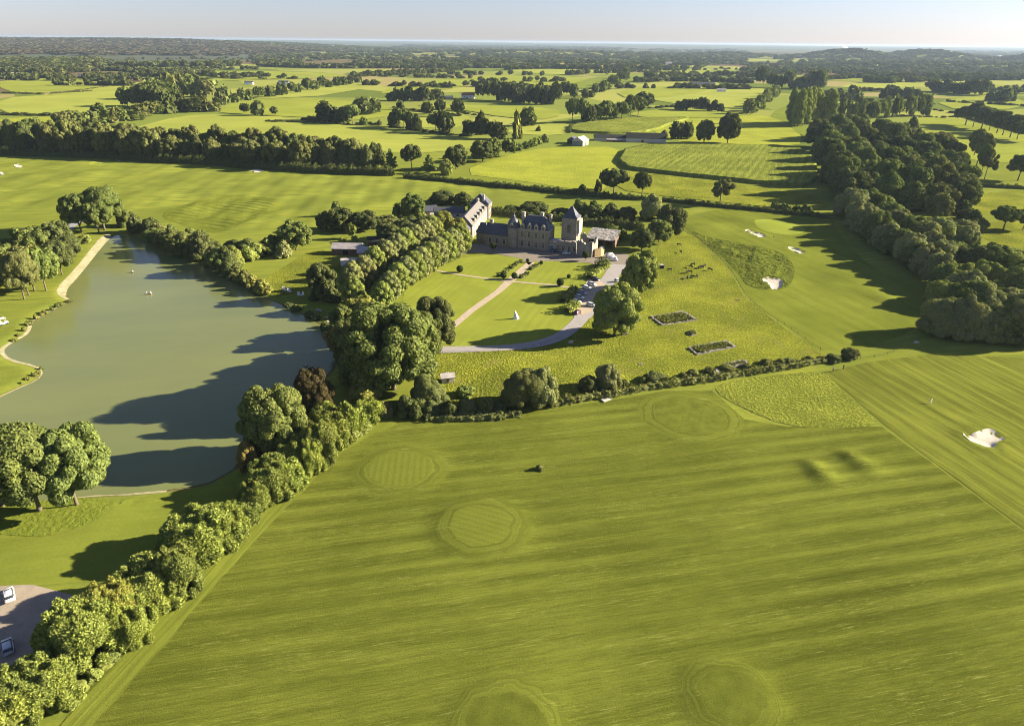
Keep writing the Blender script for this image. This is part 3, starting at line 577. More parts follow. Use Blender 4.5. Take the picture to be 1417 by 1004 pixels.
for a in [('round',384,628,530,84,'G','tall green chestnut tree leaning over the lake'),('bush',345,655,600,32,'A','small pinkish autumn bush at the lake corner'),('bush',362,640,596,22,'A','smallest autumn bush beside the tall lakeside chestnut'),
          ('round',438,578,506,52,'R','dark red-brown tree on the lake shore'),('round',428,580,546,20,'A','slim orange-tipped tree beside the dark red one'),('round',488,535,490,36,'Y','yellow-green young tree over the lake shore below the big chestnuts'),
          ('round',507,562,527,44,'Y','pale yellow-green tree between the red tree and the field corner'),('round',522,540,496,32,'G','green tree beside the yellow-green pair above the field corner'),('bush',593,572,515,60,'B','dark loose willow bush beside the small shed by the drive'),
          ('bush',566,580,545,40,'D','dark low thicket under the big chestnuts'),('bush',648,578,548,38,'B','dark round bush in the ditch left of the twin willows'),('bush',645,552,530,30,'L','pale bush in the rough grass above the ditch'),
          ('round',545,540,412,128,'G','biggest spreading chestnut tree at the corner of the manor lawn'),('round',495,505,438,66,'O','olive chestnut tree between the lake and the biggest chestnut'),('round',474,490,447,42,'A','orange-tipped tree at the lake edge below the bank piles'),
          ('round',603,482,406,58,'D','dark round-headed tree standing out on the manor lawn'),('round',508,462,408,60,'Y','yellowish tree at the foot of the lime avenue'),('round',577,500,430,64,'G','green chestnut tree touching the drive bend'),('round',520,525,470,60,'G','green chestnut in front of the biggest one'),
          ('round',480,470,420,44,'G','green tree between the avenue foot and the lake piles'),
          ('dome',722,572,506,62,'O','big rounded willow bush on the ditch, larger of the pair'),('dome',752,566,505,44,'W','grey-green willow bush behind the larger of the pair'),('bush',812,546,514,30,'D','dark pointed bush on the ditch'),('dome',841,543,502,38,'W','round grey willow bush beside the dark pointed one'),
          ('bush',905,533,518,34,'D','low dark bush on the ditch beside the ruined foundations'),('bush',1174,500,478,28,'B','round grey-brown bush on the stream near the two golfers'),('bush',1152,504,490,26,'D','low dark bush just left of the round stream bush'),
          ('bush',747,652,641,13,'O','single small dead-looking bush alone in the mown field')]:
    tree(*a, None)
# -- lime avenue beside the manor lawn
for i, (u, v) in enumerate([(491,418),(489,396),(506,388),(520,375),(536,366),(550,358),(562,350),(575,344),(588,338),(599,333)]): tree('lime', u, v+9, v-34, 30, 'W' if i % 3 else 'L', f'{ordw(i)} lime of the outer avenue row counted from the lake end', 'lime trees of the outer avenue row')
for i, (u, v) in enumerate([(530,426),(540,412),(552,400),(563,391),(574,384),(584,378),(595,371),(606,364),(617,358),(627,353),(637,346)]): tree('lime', u, v+6, v-36, 30, 'W' if i % 2 else 'L', f'{ordw(i)} lime of the lawn-side avenue row counted from the lake end', 'lime trees of the lawn-side avenue row')
# -- around the manor
for a in [('round',850,463,391,70,'L','large pale chestnut tree beside the row of parked cars'),('round',884,404,345,49,'L','tall chestnut tree above the parked cars, by the pasture'),('bush',868,402,370,30,'L','light bush filling the gap between the two car park chestnuts'),
          ('dome',902,306,267,36,'W','pale silvery willow behind the ruined barn'),('round',926,325,283,40,'D','dark tree right of the silvery willow'),('round',912,334,303,34,'G','round green tree in front of the silvery willow'),('round',888,345,316,32,'D','dark tree beside the slate barn roof'),
          ('round',846,332,312,0.1+22,'G','small green tree behind the slate barn'),('bush',868,306,282,30,'D','dark tree in the clump behind the keep, nearest the willow'),('bush',845,302,280,30,'D','dark tree in the middle of the clump behind the keep'),('bush',822,302,278,30,'G','green tree in the clump right behind the keep spire'),('bush',802,300,275,26,'G','tall green tree at the left end of the clump behind the keep'),
          ('bush',862,333,316,18,'L','pale shrub at the end of the slate barn'),('bush',842,316,306,16,'Y','pale dry shrub behind the slate barn'),
          ('bush',740,300,280,50,'D','dark rounded thicket behind the main roof of the manor'),('bush',708,296,281,26,'D','low dark thicket between the stable and the manor roof'),('bush',775,300,286,30,'D','dark hedge shrub left of the keep spire'),
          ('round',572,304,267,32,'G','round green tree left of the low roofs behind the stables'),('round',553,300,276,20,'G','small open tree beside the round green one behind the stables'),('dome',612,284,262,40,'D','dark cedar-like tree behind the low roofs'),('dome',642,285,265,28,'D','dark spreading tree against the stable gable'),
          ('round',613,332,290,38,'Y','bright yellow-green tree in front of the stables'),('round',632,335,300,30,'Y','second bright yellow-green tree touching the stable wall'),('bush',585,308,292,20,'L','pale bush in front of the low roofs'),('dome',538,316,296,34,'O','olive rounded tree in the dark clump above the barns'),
          ('round',506,318,290,40,'D','dark round tree in the middle of the clump above the barns'),('round',474,318,286,40,'D','dark tree at the left of the clump above the barns'),('sparse',466,300,278,12,'G','thin pointed tree sticking out of the clump above the barns'),('round',452,318,292,30,'D','dark outermost tree of the clump above the barns'),
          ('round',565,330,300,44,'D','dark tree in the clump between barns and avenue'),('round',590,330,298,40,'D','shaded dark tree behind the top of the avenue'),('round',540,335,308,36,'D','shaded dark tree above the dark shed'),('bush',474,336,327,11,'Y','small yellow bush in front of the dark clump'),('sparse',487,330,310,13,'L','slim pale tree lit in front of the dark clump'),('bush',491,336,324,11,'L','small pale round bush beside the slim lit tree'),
          ('round',447,410,362,40,'D','dark round tree on the lake meadow'),('bush',462,420,395,26,'D','dark low bush under the round tree of the lake meadow'),('bush',434,417,404,14,'D','dark pointed evergreen on the lake bank'),
          ('round',410,345,304,44,'G','green tree on the golf side of the lake meadow'),('bush',393,358,332,26,'W','grey-green bush beside the lake meadow tree')]:
    tree(*a, None)
# -- lake trees
for a in [('spread',4,700,590,112,'G','spreading lakeside oak cut by the picture edge'),('spread',55,706,582,124,'G','spreading lakeside oak in the middle, with a thick bare trunk'),('spread',107,699,588,100,'G','spreading lakeside oak closest to the water')]: tree(*a, 'three spreading oaks beside the lakeside fairway')
for a in [('spread',145,318,256,56,'G','tallest lake-head tree behind the two lit ones'),('spread',113,322,267,42,'G','broad lit tree at the head of the lake'),('spread',137,322,275,38,'G','lower lit tree overhanging the sandy shore'),('bush',176,315,285,30,'G','lit bush at the start of the lake hedge'),('bush',190,324,296,26,'D','dark bush at the start of the lake hedge'),('bush',117,338,322,22,'L','pale low bush on the sandy shore')]: tree(*a, 'trees at the head of the lake')
for i, (u, vb, vt, w_, c) in enumerate([(80,360,306,46,'D'),(52,366,312,44,'O'),(96,364,324,36,'D'),(20,392,336,48,'O'),(48,402,338,44,'O'),(64,402,340,40,'O'),(34,414,345,46,'O'),(86,380,332,34,'D'),(-6,400,345,44,'O'),(5,372,330,40,'O'),(40,408,350,36,'O')]):
    tree('spread', u, vb, vt, w_*1.1, 'G' if c == 'O' and i % 2 else c, f'{ordw(i)} tree of the left lakeside grove counted from its top end', 'trees of the lakeside grove')
row(('bush','round'), [(205,333),(245,349),(290,366),(325,386)], 9, (26,40), (26,36), 'GDOOG', 'shrub of the hedge on the lake bank', 'the lake head', 'shrubs along the lake bank', .2, .25, shrub=True)
row('bush', [(200,322),(250,340),(300,356),(350,362)], 8, (26,32), (26,34), 'DOG', 'back shrub of the lake hedge', 'the lake head', 'shrubs along the lake bank', .2, .25, shrub=True)
row('bush', [(322,386),(345,398),(372,412)], 6, 20, 22, 'YOW', 'low scrubby shrub on the bank', 'the lake hedge end', 'scrub on the lake bank', .2, .2, shrub=True)
row('bush', [(325,372),(348,362),(375,352),(400,340)], 6, 26, 28, 'GLG', 'shrub edging the lake meadow', 'the lake', 'shrubs edging the lake meadow', .2, .2, shrub=True)
row('bush', [(395,424),(420,436),(445,448),(462,470)], 6, 10, 16, 'D', 'dark shore shrub', 'the white chairs', 'shrubs on the shady shore', .2, .2, shrub=True)
row('bush', [(20,476),(44,446),(66,434),(84,424),(98,419)], 12, 6, 8, 'OYG', 'waterside weed clump on the headland', 'its outer end', 'weeds on the lake headland', .3, .4, shrub=True)
row('bush', [(30,532),(52,520),(60,508)], 5, 5, 7, 'OY', 'weed clump on the lower headland', 'its outer end', 'weeds on the lake headland', .3, .4, shrub=True)
row('bush', [(860,536),(950,522),(1040,510),(1130,497)], 12, 9, 15, 'OBO', 'low bramble on the stream', 'the round willow', 'brambles on the stream', .3, .3, shrub=True)
row('bush', [(560,582),(640,578),(700,572)], 6, 22, 26, 'DBD', 'shady ditch shrub', 'the big chestnuts', 'shrubs in the ditch', .3, .3, shrub=True)
row('bush', [(98,990),(180,893),(240,828),(312,756),(414,662),(508,597)], 26, 20, 26, 'LGL', 'low light shrub at the belt foot', 'the yellow-topped tree', 'low shrubs at the belt foot', .3, .3, shrub=True)
# -- dark belt behind the golf course
BELT = 'trees of the dark belt behind the golf course'
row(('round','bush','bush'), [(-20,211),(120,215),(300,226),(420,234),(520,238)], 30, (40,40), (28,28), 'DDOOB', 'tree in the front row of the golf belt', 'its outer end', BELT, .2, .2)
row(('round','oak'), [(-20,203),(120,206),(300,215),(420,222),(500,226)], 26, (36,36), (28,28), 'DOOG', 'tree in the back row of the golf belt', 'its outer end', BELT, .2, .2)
for a in [('round',522,232,196,22,'D','rounded end tree of the golf belt'),('conifer',541,236,204,26,'G','open pine next to the belt end'),('oak',570,236,199,28,'D','single oak with a split crown by the maize'),('conifer',594,240,212,28,'G','wide layered pine by the maize corner'),('bush',618,243,215,22,'L','pale round bush between pine and big round tree'),('round',631,232,200,34,'D','big dome-shaped tree by the maize corner'),
          ('round',668,222,193,32,'D','larger of the two round trees at the maize edge'),('round',681,217,190,24,'G','round tree behind the larger one at the maize edge'),('round',704,215,193,20,'G','small green tree ending the maize edge trees'),
          ('oak',849,270,233,38,'D','broad dark oak above the keep'),('oak',838,262,236,16,'D','small oak touching the broad one above the keep'),('bush',828,266,248,13,'D','low round tree left of the broad oak'),('bush',806,268,254,14,'D','dark bush on the hedge left of the broad oak'),('oak',888,272,238,25,'D','upright dark oak right of the broad one'),('sparse',996,283,246,38,'O','single olive tree with a bare trunk and flat crown'),
          ('sparse',936,192,167,18,'D','thin pine by the dark barns'),('sparse',950,192,168,16,'D','second thin pine by the dark barns'),('round',974,196,165,26,'D','dark broad tree between pines and tall tree'),('round',1007,196,155,30,'D','tallest dark tree at the end of the barn row'),('bush',919,190,180,11,'D','small dark bush against the barn gable')]: tree(*a, None)
row('bush', [(715,210),(735,204),(758,196)], 6, 13, 10, 'GL', 'lit bush edging the maize', 'the small green tree', 'bushes edging the maize', .15, .2, shrub=True)
row('bush', [(1065,291),(1100,295),(1125,297)], 6, 13, 11, 'DG', 'round bush on the fairway hedge', 'the bare-trunk tree', 'bushes on the fairway hedge', .2, .2, shrub=True)
# -- hedgerow trees between the fields
HR = 'hedgerow trees between the fields'
row('oak', [(446,166),(470,169),(492,172)], 6, 22, 16, 'DG', 'tree of the clump above the striped field', 'its outer end', HR)
row('oak', [(497,160),(512,157),(524,155)], 4, 20, 16, 'DG', 'tree of the small clump behind the striped field', 'the hedge end', HR)
row('oak', [(540,175),(560,178),(580,181)], 5, 24, 17, 'DDG', 'oak of the hedgerow inside the striped field', 'its outer end', HR)
row('oak', [(597,182),(612,184),(624,185)], 3, 22, 18, 'DG', 'oak at the far end of that inner hedgerow', 'the middle', HR)
row('round', [(645,188),(660,191),(678,192),(692,193)], 6, 24, 17, 'DD', 'tree of the dark clump beside the mossy field', 'the inner hedgerow', HR)
for a in [('conifer',667,186,153,14,'D','tall conifer in the dark clump beside the mossy field'),('sparse',715,192,152,13,'Y','pale half-bare tree beside the mossy field'),('oak',730,174,148,20,'G','single wide oak in the mossy field'),('oak',554,152,135,11,'D','single tree on the high hedgerow, nearest the wood'),('oak',592,160,141,14,'D','second tree on the high hedgerow'),('oak',609,158,139,14,'D','third tree on the high hedgerow'),('oak',634,161,139,16,'D','tallest tree on the high hedgerow'),('bush',504,173,161,14,'G','round bush at the hedge end of the striped field'),('bush',525,174,165,7,'D','tiny post-like bush in the striped field'),('bush',617,180,172,12,'G','small bush in the inner hedgerow'),('bush',745,182,174,8,'D','small bush beside the single wide oak'),
          ('oak',340,158,143,12,'D','first small field tree behind the belt'),('oak',358,160,139,16,'G','taller field tree behind the belt'),('oak',380,160,148,10,'D','third small field tree behind the belt'),('conifer',207,113,104,7,'D','dark pointed conifer alone on the far field')]: tree(*a, None)
row('oak', [(416,168),(432,169),(447,170)], 4, 9, 8, 'D', 'small tree on the field hedge', 'the third small field tree', HR)
# -- diagonal wood and the long row leading to it
WD = 'trees of the diagonal wood'
row('round', [(172,147),(205,148),(235,151),(262,155),(298,154)], 10, (28,22), 20, 'DGO', 'front tree of the diagonal wood', 'its outer corner', WD)
row('round', [(190,138),(225,136),(260,134),(295,134)], 8, 24, 20, 'GO', 'middle tree of the diagonal wood', 'its outer corner', WD)
row('round', [(215,130),(240,126),(270,124),(296,126)], 6, 20, 18, 'GO', 'back tree of the diagonal wood', 'its outer corner', WD)
row('round', [(85,178),(120,174),(160,170),(205,163),(240,156)], 12, (22,20), 17, 'GGO', 'tree of the row joining belt and diagonal wood', 'the belt', WD)
row('lime', [(300,146),(340,139),(380,133),(420,127),(460,120),(500,114)], 20, (20,11), (13,9), 'GGB', 'tree of the long slanting row', 'the diagonal wood', 'trees of the long slanting row')
# -- woods and copses in the middle distance
row('round', [(536,139),(560,140),(585,140),(610,138)], 8, 17, 12, 'DD', 'tree of the small block wood', 'its outer end', 'trees of the small block wood')
row('round', [(662,136),(700,140),(740,144),(775,145)], 13, 22, 13, 'DD', 'front tree of the large block wood', 'the farm roofs', 'trees of the large block wood')
row('round', [(680,128),(720,129),(760,132),(800,135)], 10, 16, 13, 'DG', 'back tree of the large block wood', 'the farm roofs', 'trees of the large block wood')
row('oak', [(785,170),(800,170),(815,170),(830,168),(845,168),(860,167),(875,165),(888,162)], 9, (30,28), 20, 'DGG', 'oak of the copse behind the farm', 'its outer end', 'trees of the copse behind the farm')
row('round', [(806,138),(830,130),(850,118),(868,108)], 10, 13, 11, 'DG', 'tree of the lane hedge above the copse', 'the copse', 'lane hedge trees')
row('oak', [(880,146),(890,146),(900,147)], 2, 20, 19, 'D', 'twin round oak in the open field', 'the lane', 'twin oaks in the open field')
row('oak', [(935,152),(955,153),(975,154),(1000,155)], 9, 14, 10, 'D', 'tree of the row above the tall dark tree', 'the barn side', 'row above the tall dark tree')
row('shoots', [(1033,160),(1047,152),(1062,140),(1074,129)], 10, (18,14), 14, 'GL', 'tree of the dense slanting hedge row', 'its near end', 'dense slanting hedge row')
row('poplar', [(1150,164),(1190,164),(1230,163),(1284,160)], 15, 23, 8.5, 'GL', 'poplar of the front plantation row', 'the big poplars', 'poplar plantation')
row('poplar', [(1160,158),(1200,157),(1240,156),(1280,153)], 12, 20, 8, 'GL', 'poplar of the back plantation row', 'the big poplars', 'poplar plantation')
row('poplar', [(1090,168),(1102,176),(1118,172),(1135,168),(1148,172)], 9, 44, 17, 'LLL', 'big pale poplar above the valley wood', 'the lane side', 'big pale poplars')
row('oak', [(1330,172),(1350,177),(1370,181),(1395,190),(1425,198)], 9, 30, 25, 'DD', 'oak of the shadow-casting field row', 'the plantation side', 'oaks of the shadow-casting row')
row('oak', [(1345,205),(1352,232),(1360,250)], 3, 36, 22, 'GO', 'tall open oak by the valley wood meadow', 'its top', 'tall open trees by the valley meadow')
for a in [('oak',1408,250,214,36,'D','dark round tree at the picture edge by the valley meadow'),('oak',1388,318,285,34,'G','tree standing over the small shaded meadow'),('oak',1415,318,290,26,'D','dark tree at the picture edge over the shaded meadow'),('bush',1262,178,161,18,'D','dark round bush on the valley wood edge'),('sparse',1362,248,206,26,'O','half-bare leaning tree by the valley meadow'),('round',1333,350,312,30,'W','tall pale willow in the shrubby valley')]: tree(*a, None)
row('oak', [(1366,140),(1384,141),(1402,140)], 5, 16, 13, 'DG', 'tree of the clump in the far pasture', 'its outer end', HR)
row('round', [(1285,126),(1310,128),(1340,131),(1366,133)], 9, 18, 15, 'D', 'tree of the far dark wood', 'its outer end', 'far dark wood')
row('round', [(1217,136),(1240,136),(1270,137)], 6, 14, 13, 'D', 'tree of the dark block by the plantation', 'its outer end', 'dark block by the plantation')
row('oak', [(1140,138),(1160,138),(1190,138)], 6, 15, 13, 'DG', 'tree behind the plantation', 'the lane', 'trees behind the plantation')
row('oak', [(1048,120),(1075,122),(1100,122),(1140,124)], 8, 22, 14, 'DG', 'tree above the slanting hedge row', 'its outer end', 'trees above the slanting hedge')
# -- the valley wood beside the far fairway
VE = 'willows edging the far fairway'
row('dome', [(1168,300),(1185,318),(1210,338),(1235,356),(1262,374),(1290,392),(1312,412)], 11, (46,42), (44,44), 'WGW', 'willow of the wall-like edge along the far fairway', 'its upper end', VE, .1, .1)
row('dome', [(1188,296),(1215,312),(1245,332),(1275,352),(1305,372)], 8, 40, 42, 'GWG', 'willow in the second rank along the far fairway', 'its upper end', VE, .15, .12)
row(('round','dome'), [(1175,282),(1158,262),(1152,240),(1140,212),(1128,190)], 9, (48,36), (42,34), 'DGO', 'tree on the maize side of the valley wood', 'the fairway', 'trees of the valley wood edge', .1, .15)
for k, (pts, n, h, wd_) in enumerate([([(1195,285),(1190,258),(1180,232),(1165,205),(1150,185)], 8, (46,32), (42,32)), ([(1225,292),(1225,262),(1215,236),(1200,210),(1180,186)], 8, (44,32), (42,32)), ([(1258,300),(1258,268),(1250,240),(1238,214),(1215,190)], 8, (44,32), (40,32)), ([(1295,312),(1295,280),(1290,252),(1275,226),(1250,202)], 8, (44,32), (40,32)), ([(1325,300),(1325,275),(1320,250),(1310,230),(1290,210)], 7, (40,30), (38,30))]):
    row(('round','dome','round'), pts, n, h, wd_, 'GDOGB', f'tree in the {ordw(k)} inner rank of the valley wood', 'its lower end', 'trees inside the valley wood', .2, .18)
row('dome', [(1290,470),(1318,474),(1345,476),(1375,478),(1410,482)], 6, 60, 52, 'WGW', 'willow of the front clump above the field corner', 'the fairway', 'front clump of valley willows', .12, .12)
row('dome', [(1310,432),(1340,436),(1375,438),(1412,442)], 5, 44, 50, 'GGW', 'willow behind the front clump', 'the fairway', 'second clump of valley willows', .15, .12)
row('dome', [(1325,402),(1352,398),(1380,404),(1415,408)], 5, 38, 44, 'GL', 'willow of the third clump up the valley', 'the fairway', 'third clump of valley willows', .15, .15)
row('dome', [(1300,352),(1330,372),(1360,372),(1395,374),(1425,378)], 6, 32, 42, 'GLD', 'willow of the fourth clump up the valley', 'the fairway', 'fourth clump of valley willows', .15, .15)
row('dome', [(1290,428),(1320,420),(1360,420),(1425,426)], 7, 40, 46, 'WGL', 'willow filling the space above the front clump', 'the fairway', 'filling valley willows', .2, .2)
row('dome', [(1270,348),(1300,338),(1335,334)], 4, 36, 38, 'GW', 'willow between the second rank and the shaded meadow', 'the second rank', 'filling valley willows', .2, .2)
row('bush', [(1355,326),(1340,310),(1330,296)], 4, 24, 26, 'DG', 'thicket by the shaded valley meadow', 'its lower end', 'thickets by the shaded meadow', .2, .2)
# -- choose which stand as things of their own (the largest in the picture) and which join the far woods
FAR = []
def plant_trees():
    for cat, cap in (('tree', 292), ('shrub', 200)):
        L = sorted([t for t in TREES if t[8] == cat], key=lambda t: -t[9])
        for q in L[cap:]: FAR.append(q)
        for q in L[:cap]:
            kind, x, y, W, Hh, col, label, group, _, imp = q
            if col not in PAL: col = 'G'
            z = float(hgt(x, y)); r = random.Random(int(x*10)+int(y*7)); s = math.sqrt(imp)
            lod = 0 if s > 58 else 1 if s > 27 else 2 if s > 14 else 3
            me, tm = proto(kind, r.randrange(3) if lod else r.randrange(2), lod); fb = r.uniform(.88, 1.12); c = tuple(k*fb*r.uniform(.97, 1.03) for k in PAL[col]); nm = KNAME[kind] if cat == 'tree' or kind != 'bush' else 'shrub'
            if cat == 'tree' and kind == 'bush': nm = 'bushy_tree'
            if tm:
                e = empty(nm, (x, y, z), r.uniform(0, 6.28)); e.scale = (W, W, Hh); cr = link('crown', me, e); cr.color = (*c, 1); link('trunk', tm, e)
            else:
                e = link(nm, me); e.location = (x, y, z); e.rotation_euler.z = r.uniform(0, 6.28); e.scale = (W, W, Hh); e.color = (*c, 1)
            lab = ' '.join(label.split()[:16]); tag(e, lab, cat, group)
plant_trees()
print('TREES', len(TREES), 'far', len(FAR))
# ------------------------------------------------------------------ buildings
def stone_mat(name, A, B, sc_=1.4):
    t = NT(name); tc = t.n('ShaderNodeTexCoord').outputs['Object']
    n1 = t.noise(tc, .35, 5, .65); n2 = t.noise(tc, sc_, 4, .7)
    f = t.math('ADD', t.math('MULTIPLY', t.ramp(n1, .3, .7), .5), t.math('MULTIPLY', t.ramp(n2, .3, .7), .5))
    return t.bsdf(t.mix(f, A, B), .9, t.bump(n2, .6, .12), .2)
def slate_mat(name, A, B):
    t = NT(name); tc = t.n('ShaderNodeTexCoord').outputs['Object']
    br = t.n('ShaderNodeTexBrick'); sx = t.n('ShaderNodeSeparateXYZ'); t.put(sx.inputs[0], tc); cm = t.n('ShaderNodeCombineXYZ')
    t.put(cm.inputs[0], t.math('ADD', sx.outputs[0], t.math('MULTIPLY', sx.outputs[1], .02))); t.put(cm.inputs[1], sx.outputs[2]); t.put(br.inputs['Vector'], cm.outputs[0])
    br.inputs['Scale'].default_value = 1; br.inputs['Brick Width'].default_value = .5; br.inputs['Row Height'].default_value = .32; br.inputs['Mortar Size'].default_value = .015
    br.inputs['Color1'].default_value = (*A, 1); br.inputs['Color2'].default_value = (*B, 1); br.inputs['Mortar'].default_value = (*sc(B, .5), 1)
    n = t.ramp(t.noise(tc, .5, 5, .7), .3, .7); return t.bsdf(t.mix(t.math('MULTIPLY', n, .5), br.outputs[0], sc(B, .8)), .55, t.bump(br.outputs[1], .3, .03), .4)
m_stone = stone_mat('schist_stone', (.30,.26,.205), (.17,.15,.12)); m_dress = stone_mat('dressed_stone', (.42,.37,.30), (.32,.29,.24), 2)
m_slate = slate_mat('blue_slate', (.085,.09,.115), (.055,.06,.08)); m_slate_w = slate_mat('weathered_slate', (.19,.175,.155), (.13,.12,.11))
m_glass = plain('window_glass', (.035,.042,.055), .12, .6); m_blue = plain('blue_paint', (.06,.13,.24), .5); m_white = plain('white_paint', (.78,.77,.74), .5)
m_plank = mottled('brown_planks', (.17,.105,.07), (.11,.07,.045), 1.5, .8); m_grey = mottled('grey_sheeting', (.40,.37,.35), (.27,.25,.245), .4, .55, .2, .02, .5)
m_dark = mottled('dark_sheeting', (.04,.042,.036), (.028,.03,.027), .5, .95, .2, .02, .05); m_rub = stone_mat('rubble_stone', (.32,.29,.25), (.15,.14,.125), 1.2); m_ochre = stone_mat('ochre_render', (.42,.30,.14), (.30,.23,.14))
m_red = mottled('red_tiles', (.30,.13,.08), (.20,.09,.06), 1.0); m_conc = mottled('concrete', (.50,.46,.40), (.40,.37,.33), .7)
def window(par, x, z, wd, h, face=0.0, axis='y', arch=False, nm='window'):
    """frame of dressed stone with a dark pane; set on the wall plane y=face (or x=face)"""
    f = MB(); p = MB(); t = .16
    for b in ((-wd/2-t, -wd/2, z-t, z+h+t), (wd/2, wd/2+t, z-t, z+h+t), (-wd/2, wd/2, z+h, z+h+t), (-wd/2, wd/2, z-t, z), (-.05, .05, z, z+h), (-wd/2, -.05, z+h*.62, z+h*.62+.08), (.05, wd/2, z+h*.62, z+h*.62+.08)):
        f.box(b[0], b[1], -.10, .04, b[2], b[3])
    p.box(-wd/2, wd/2, -.04, .03, z, z+h)
    fn = (lambda a, b, c: (x+a, face+b, c)) if axis == 'y' else (lambda a, b, c: (face-b, x+a, c)) if axis == 'x' else (lambda a, b, c: (x+a, face-b, c))
    o = f.xf(fn).build(nm, m_dress, par); p.xf(fn).build('pane', m_glass, o); return o
def dormer(par, x, y0, z, wd, h, dep, roofm):
    d = MB().box(x-wd/2, x+wd/2, y0, y0+dep, z, z+h); d.add([(x-wd/2-.1, y0-.08, z+h), (x+wd/2+.1, y0-.08, z+h), (x, y0-.08, z+h+wd*.62), (x-wd/2-.1, y0+.25, z+h), (x+wd/2+.1, y0+.25, z+h), (x, y0+.25, z+h+wd*.62)], [(0,1,2),(5,4,3),(0,2,5,3),(1,4,5,2),(0,3,4,1)])
    o = d.build('dormer', m_dress, par); MB().box(x-wd*.28, x+wd*.28, y0-.03, y0+.05, z+.25, z+h*.9).build('pane', m_glass, o)
    MB().gable(x-wd/2, x+wd/2, y0+.3, y0+dep*1.7, z+h, z+h+wd*.5, .08).xf(lambda a, b, c: (x+(b-(y0+.3+y0+dep*1.7)/2)*(wd/(dep*1.7-.3+.16)), y0+.3+(a-(x-wd/2-.08))/(wd+.16)*(dep*1.4), c)).build('dormer_roof', roofm, o)
def chimney(par, x, y, z0, z1, a=.75, b=1.2, nm='chimney'):
    c = MB().box(x-a, x+a, y-b/2, y+b/2, z0, z1-.7); c.box(x-a-.14, x+a+.14, y-b/2-.14, y+b/2+.14, z1-.7, z1-.35); c.box(x-a+.05, x+a-.05, y-b/2+.05, y+b/2-.05, z1-.35, z1); return c.build(nm, m_dress, par)
def ragged(pts, th, seed, step=.9):
    """a broken masonry wall along (x, y, top) stations with an uneven top"""
    r = random.Random(seed); m = MB(); Q = []
    for (a, b) in zip(pts, pts[1:]):
        L = math.hypot(b[0]-a[0], b[1]-a[1]); k = max(1, int(L/step))
        for i in range(k): f = i/k; Q.append((a[0]+(b[0]-a[0])*f, a[1]+(b[1]-a[1])*f, a[2]+(b[2]-a[2])*f+r.uniform(-.45, .45)))
    Q.append(pts[-1]); n = len(Q); vs = []; fs = []
    for i, q in enumerate(Q):
        a = Q[max(i-1, 0)]; b = Q[min(i+1, n-1)]; d = Vector((b[0]-a[0], b[1]-a[1], 0)).normalized(); nn = Vector((-d.y, d.x, 0))*th/2
        vs += [(q[0]+nn.x, q[1]+nn.y, -.3), (q[0]-nn.x, q[1]-nn.y, -.3), (q[0]-nn.x, q[1]-nn.y, q[2]), (q[0]+nn.x, q[1]+nn.y, q[2]+r.uniform(-.2, .2))]
    for i in range(n-1):
        k = i*4
        for j in range(4): fs.append((k+j, k+(j+1) % 4, k+4+(j+1) % 4, k+4+j))
    fs += [(3, 2, 1, 0), (n*4-4, n*4-3, n*4-2, n*4-1)]; return m.add(vs, fs)
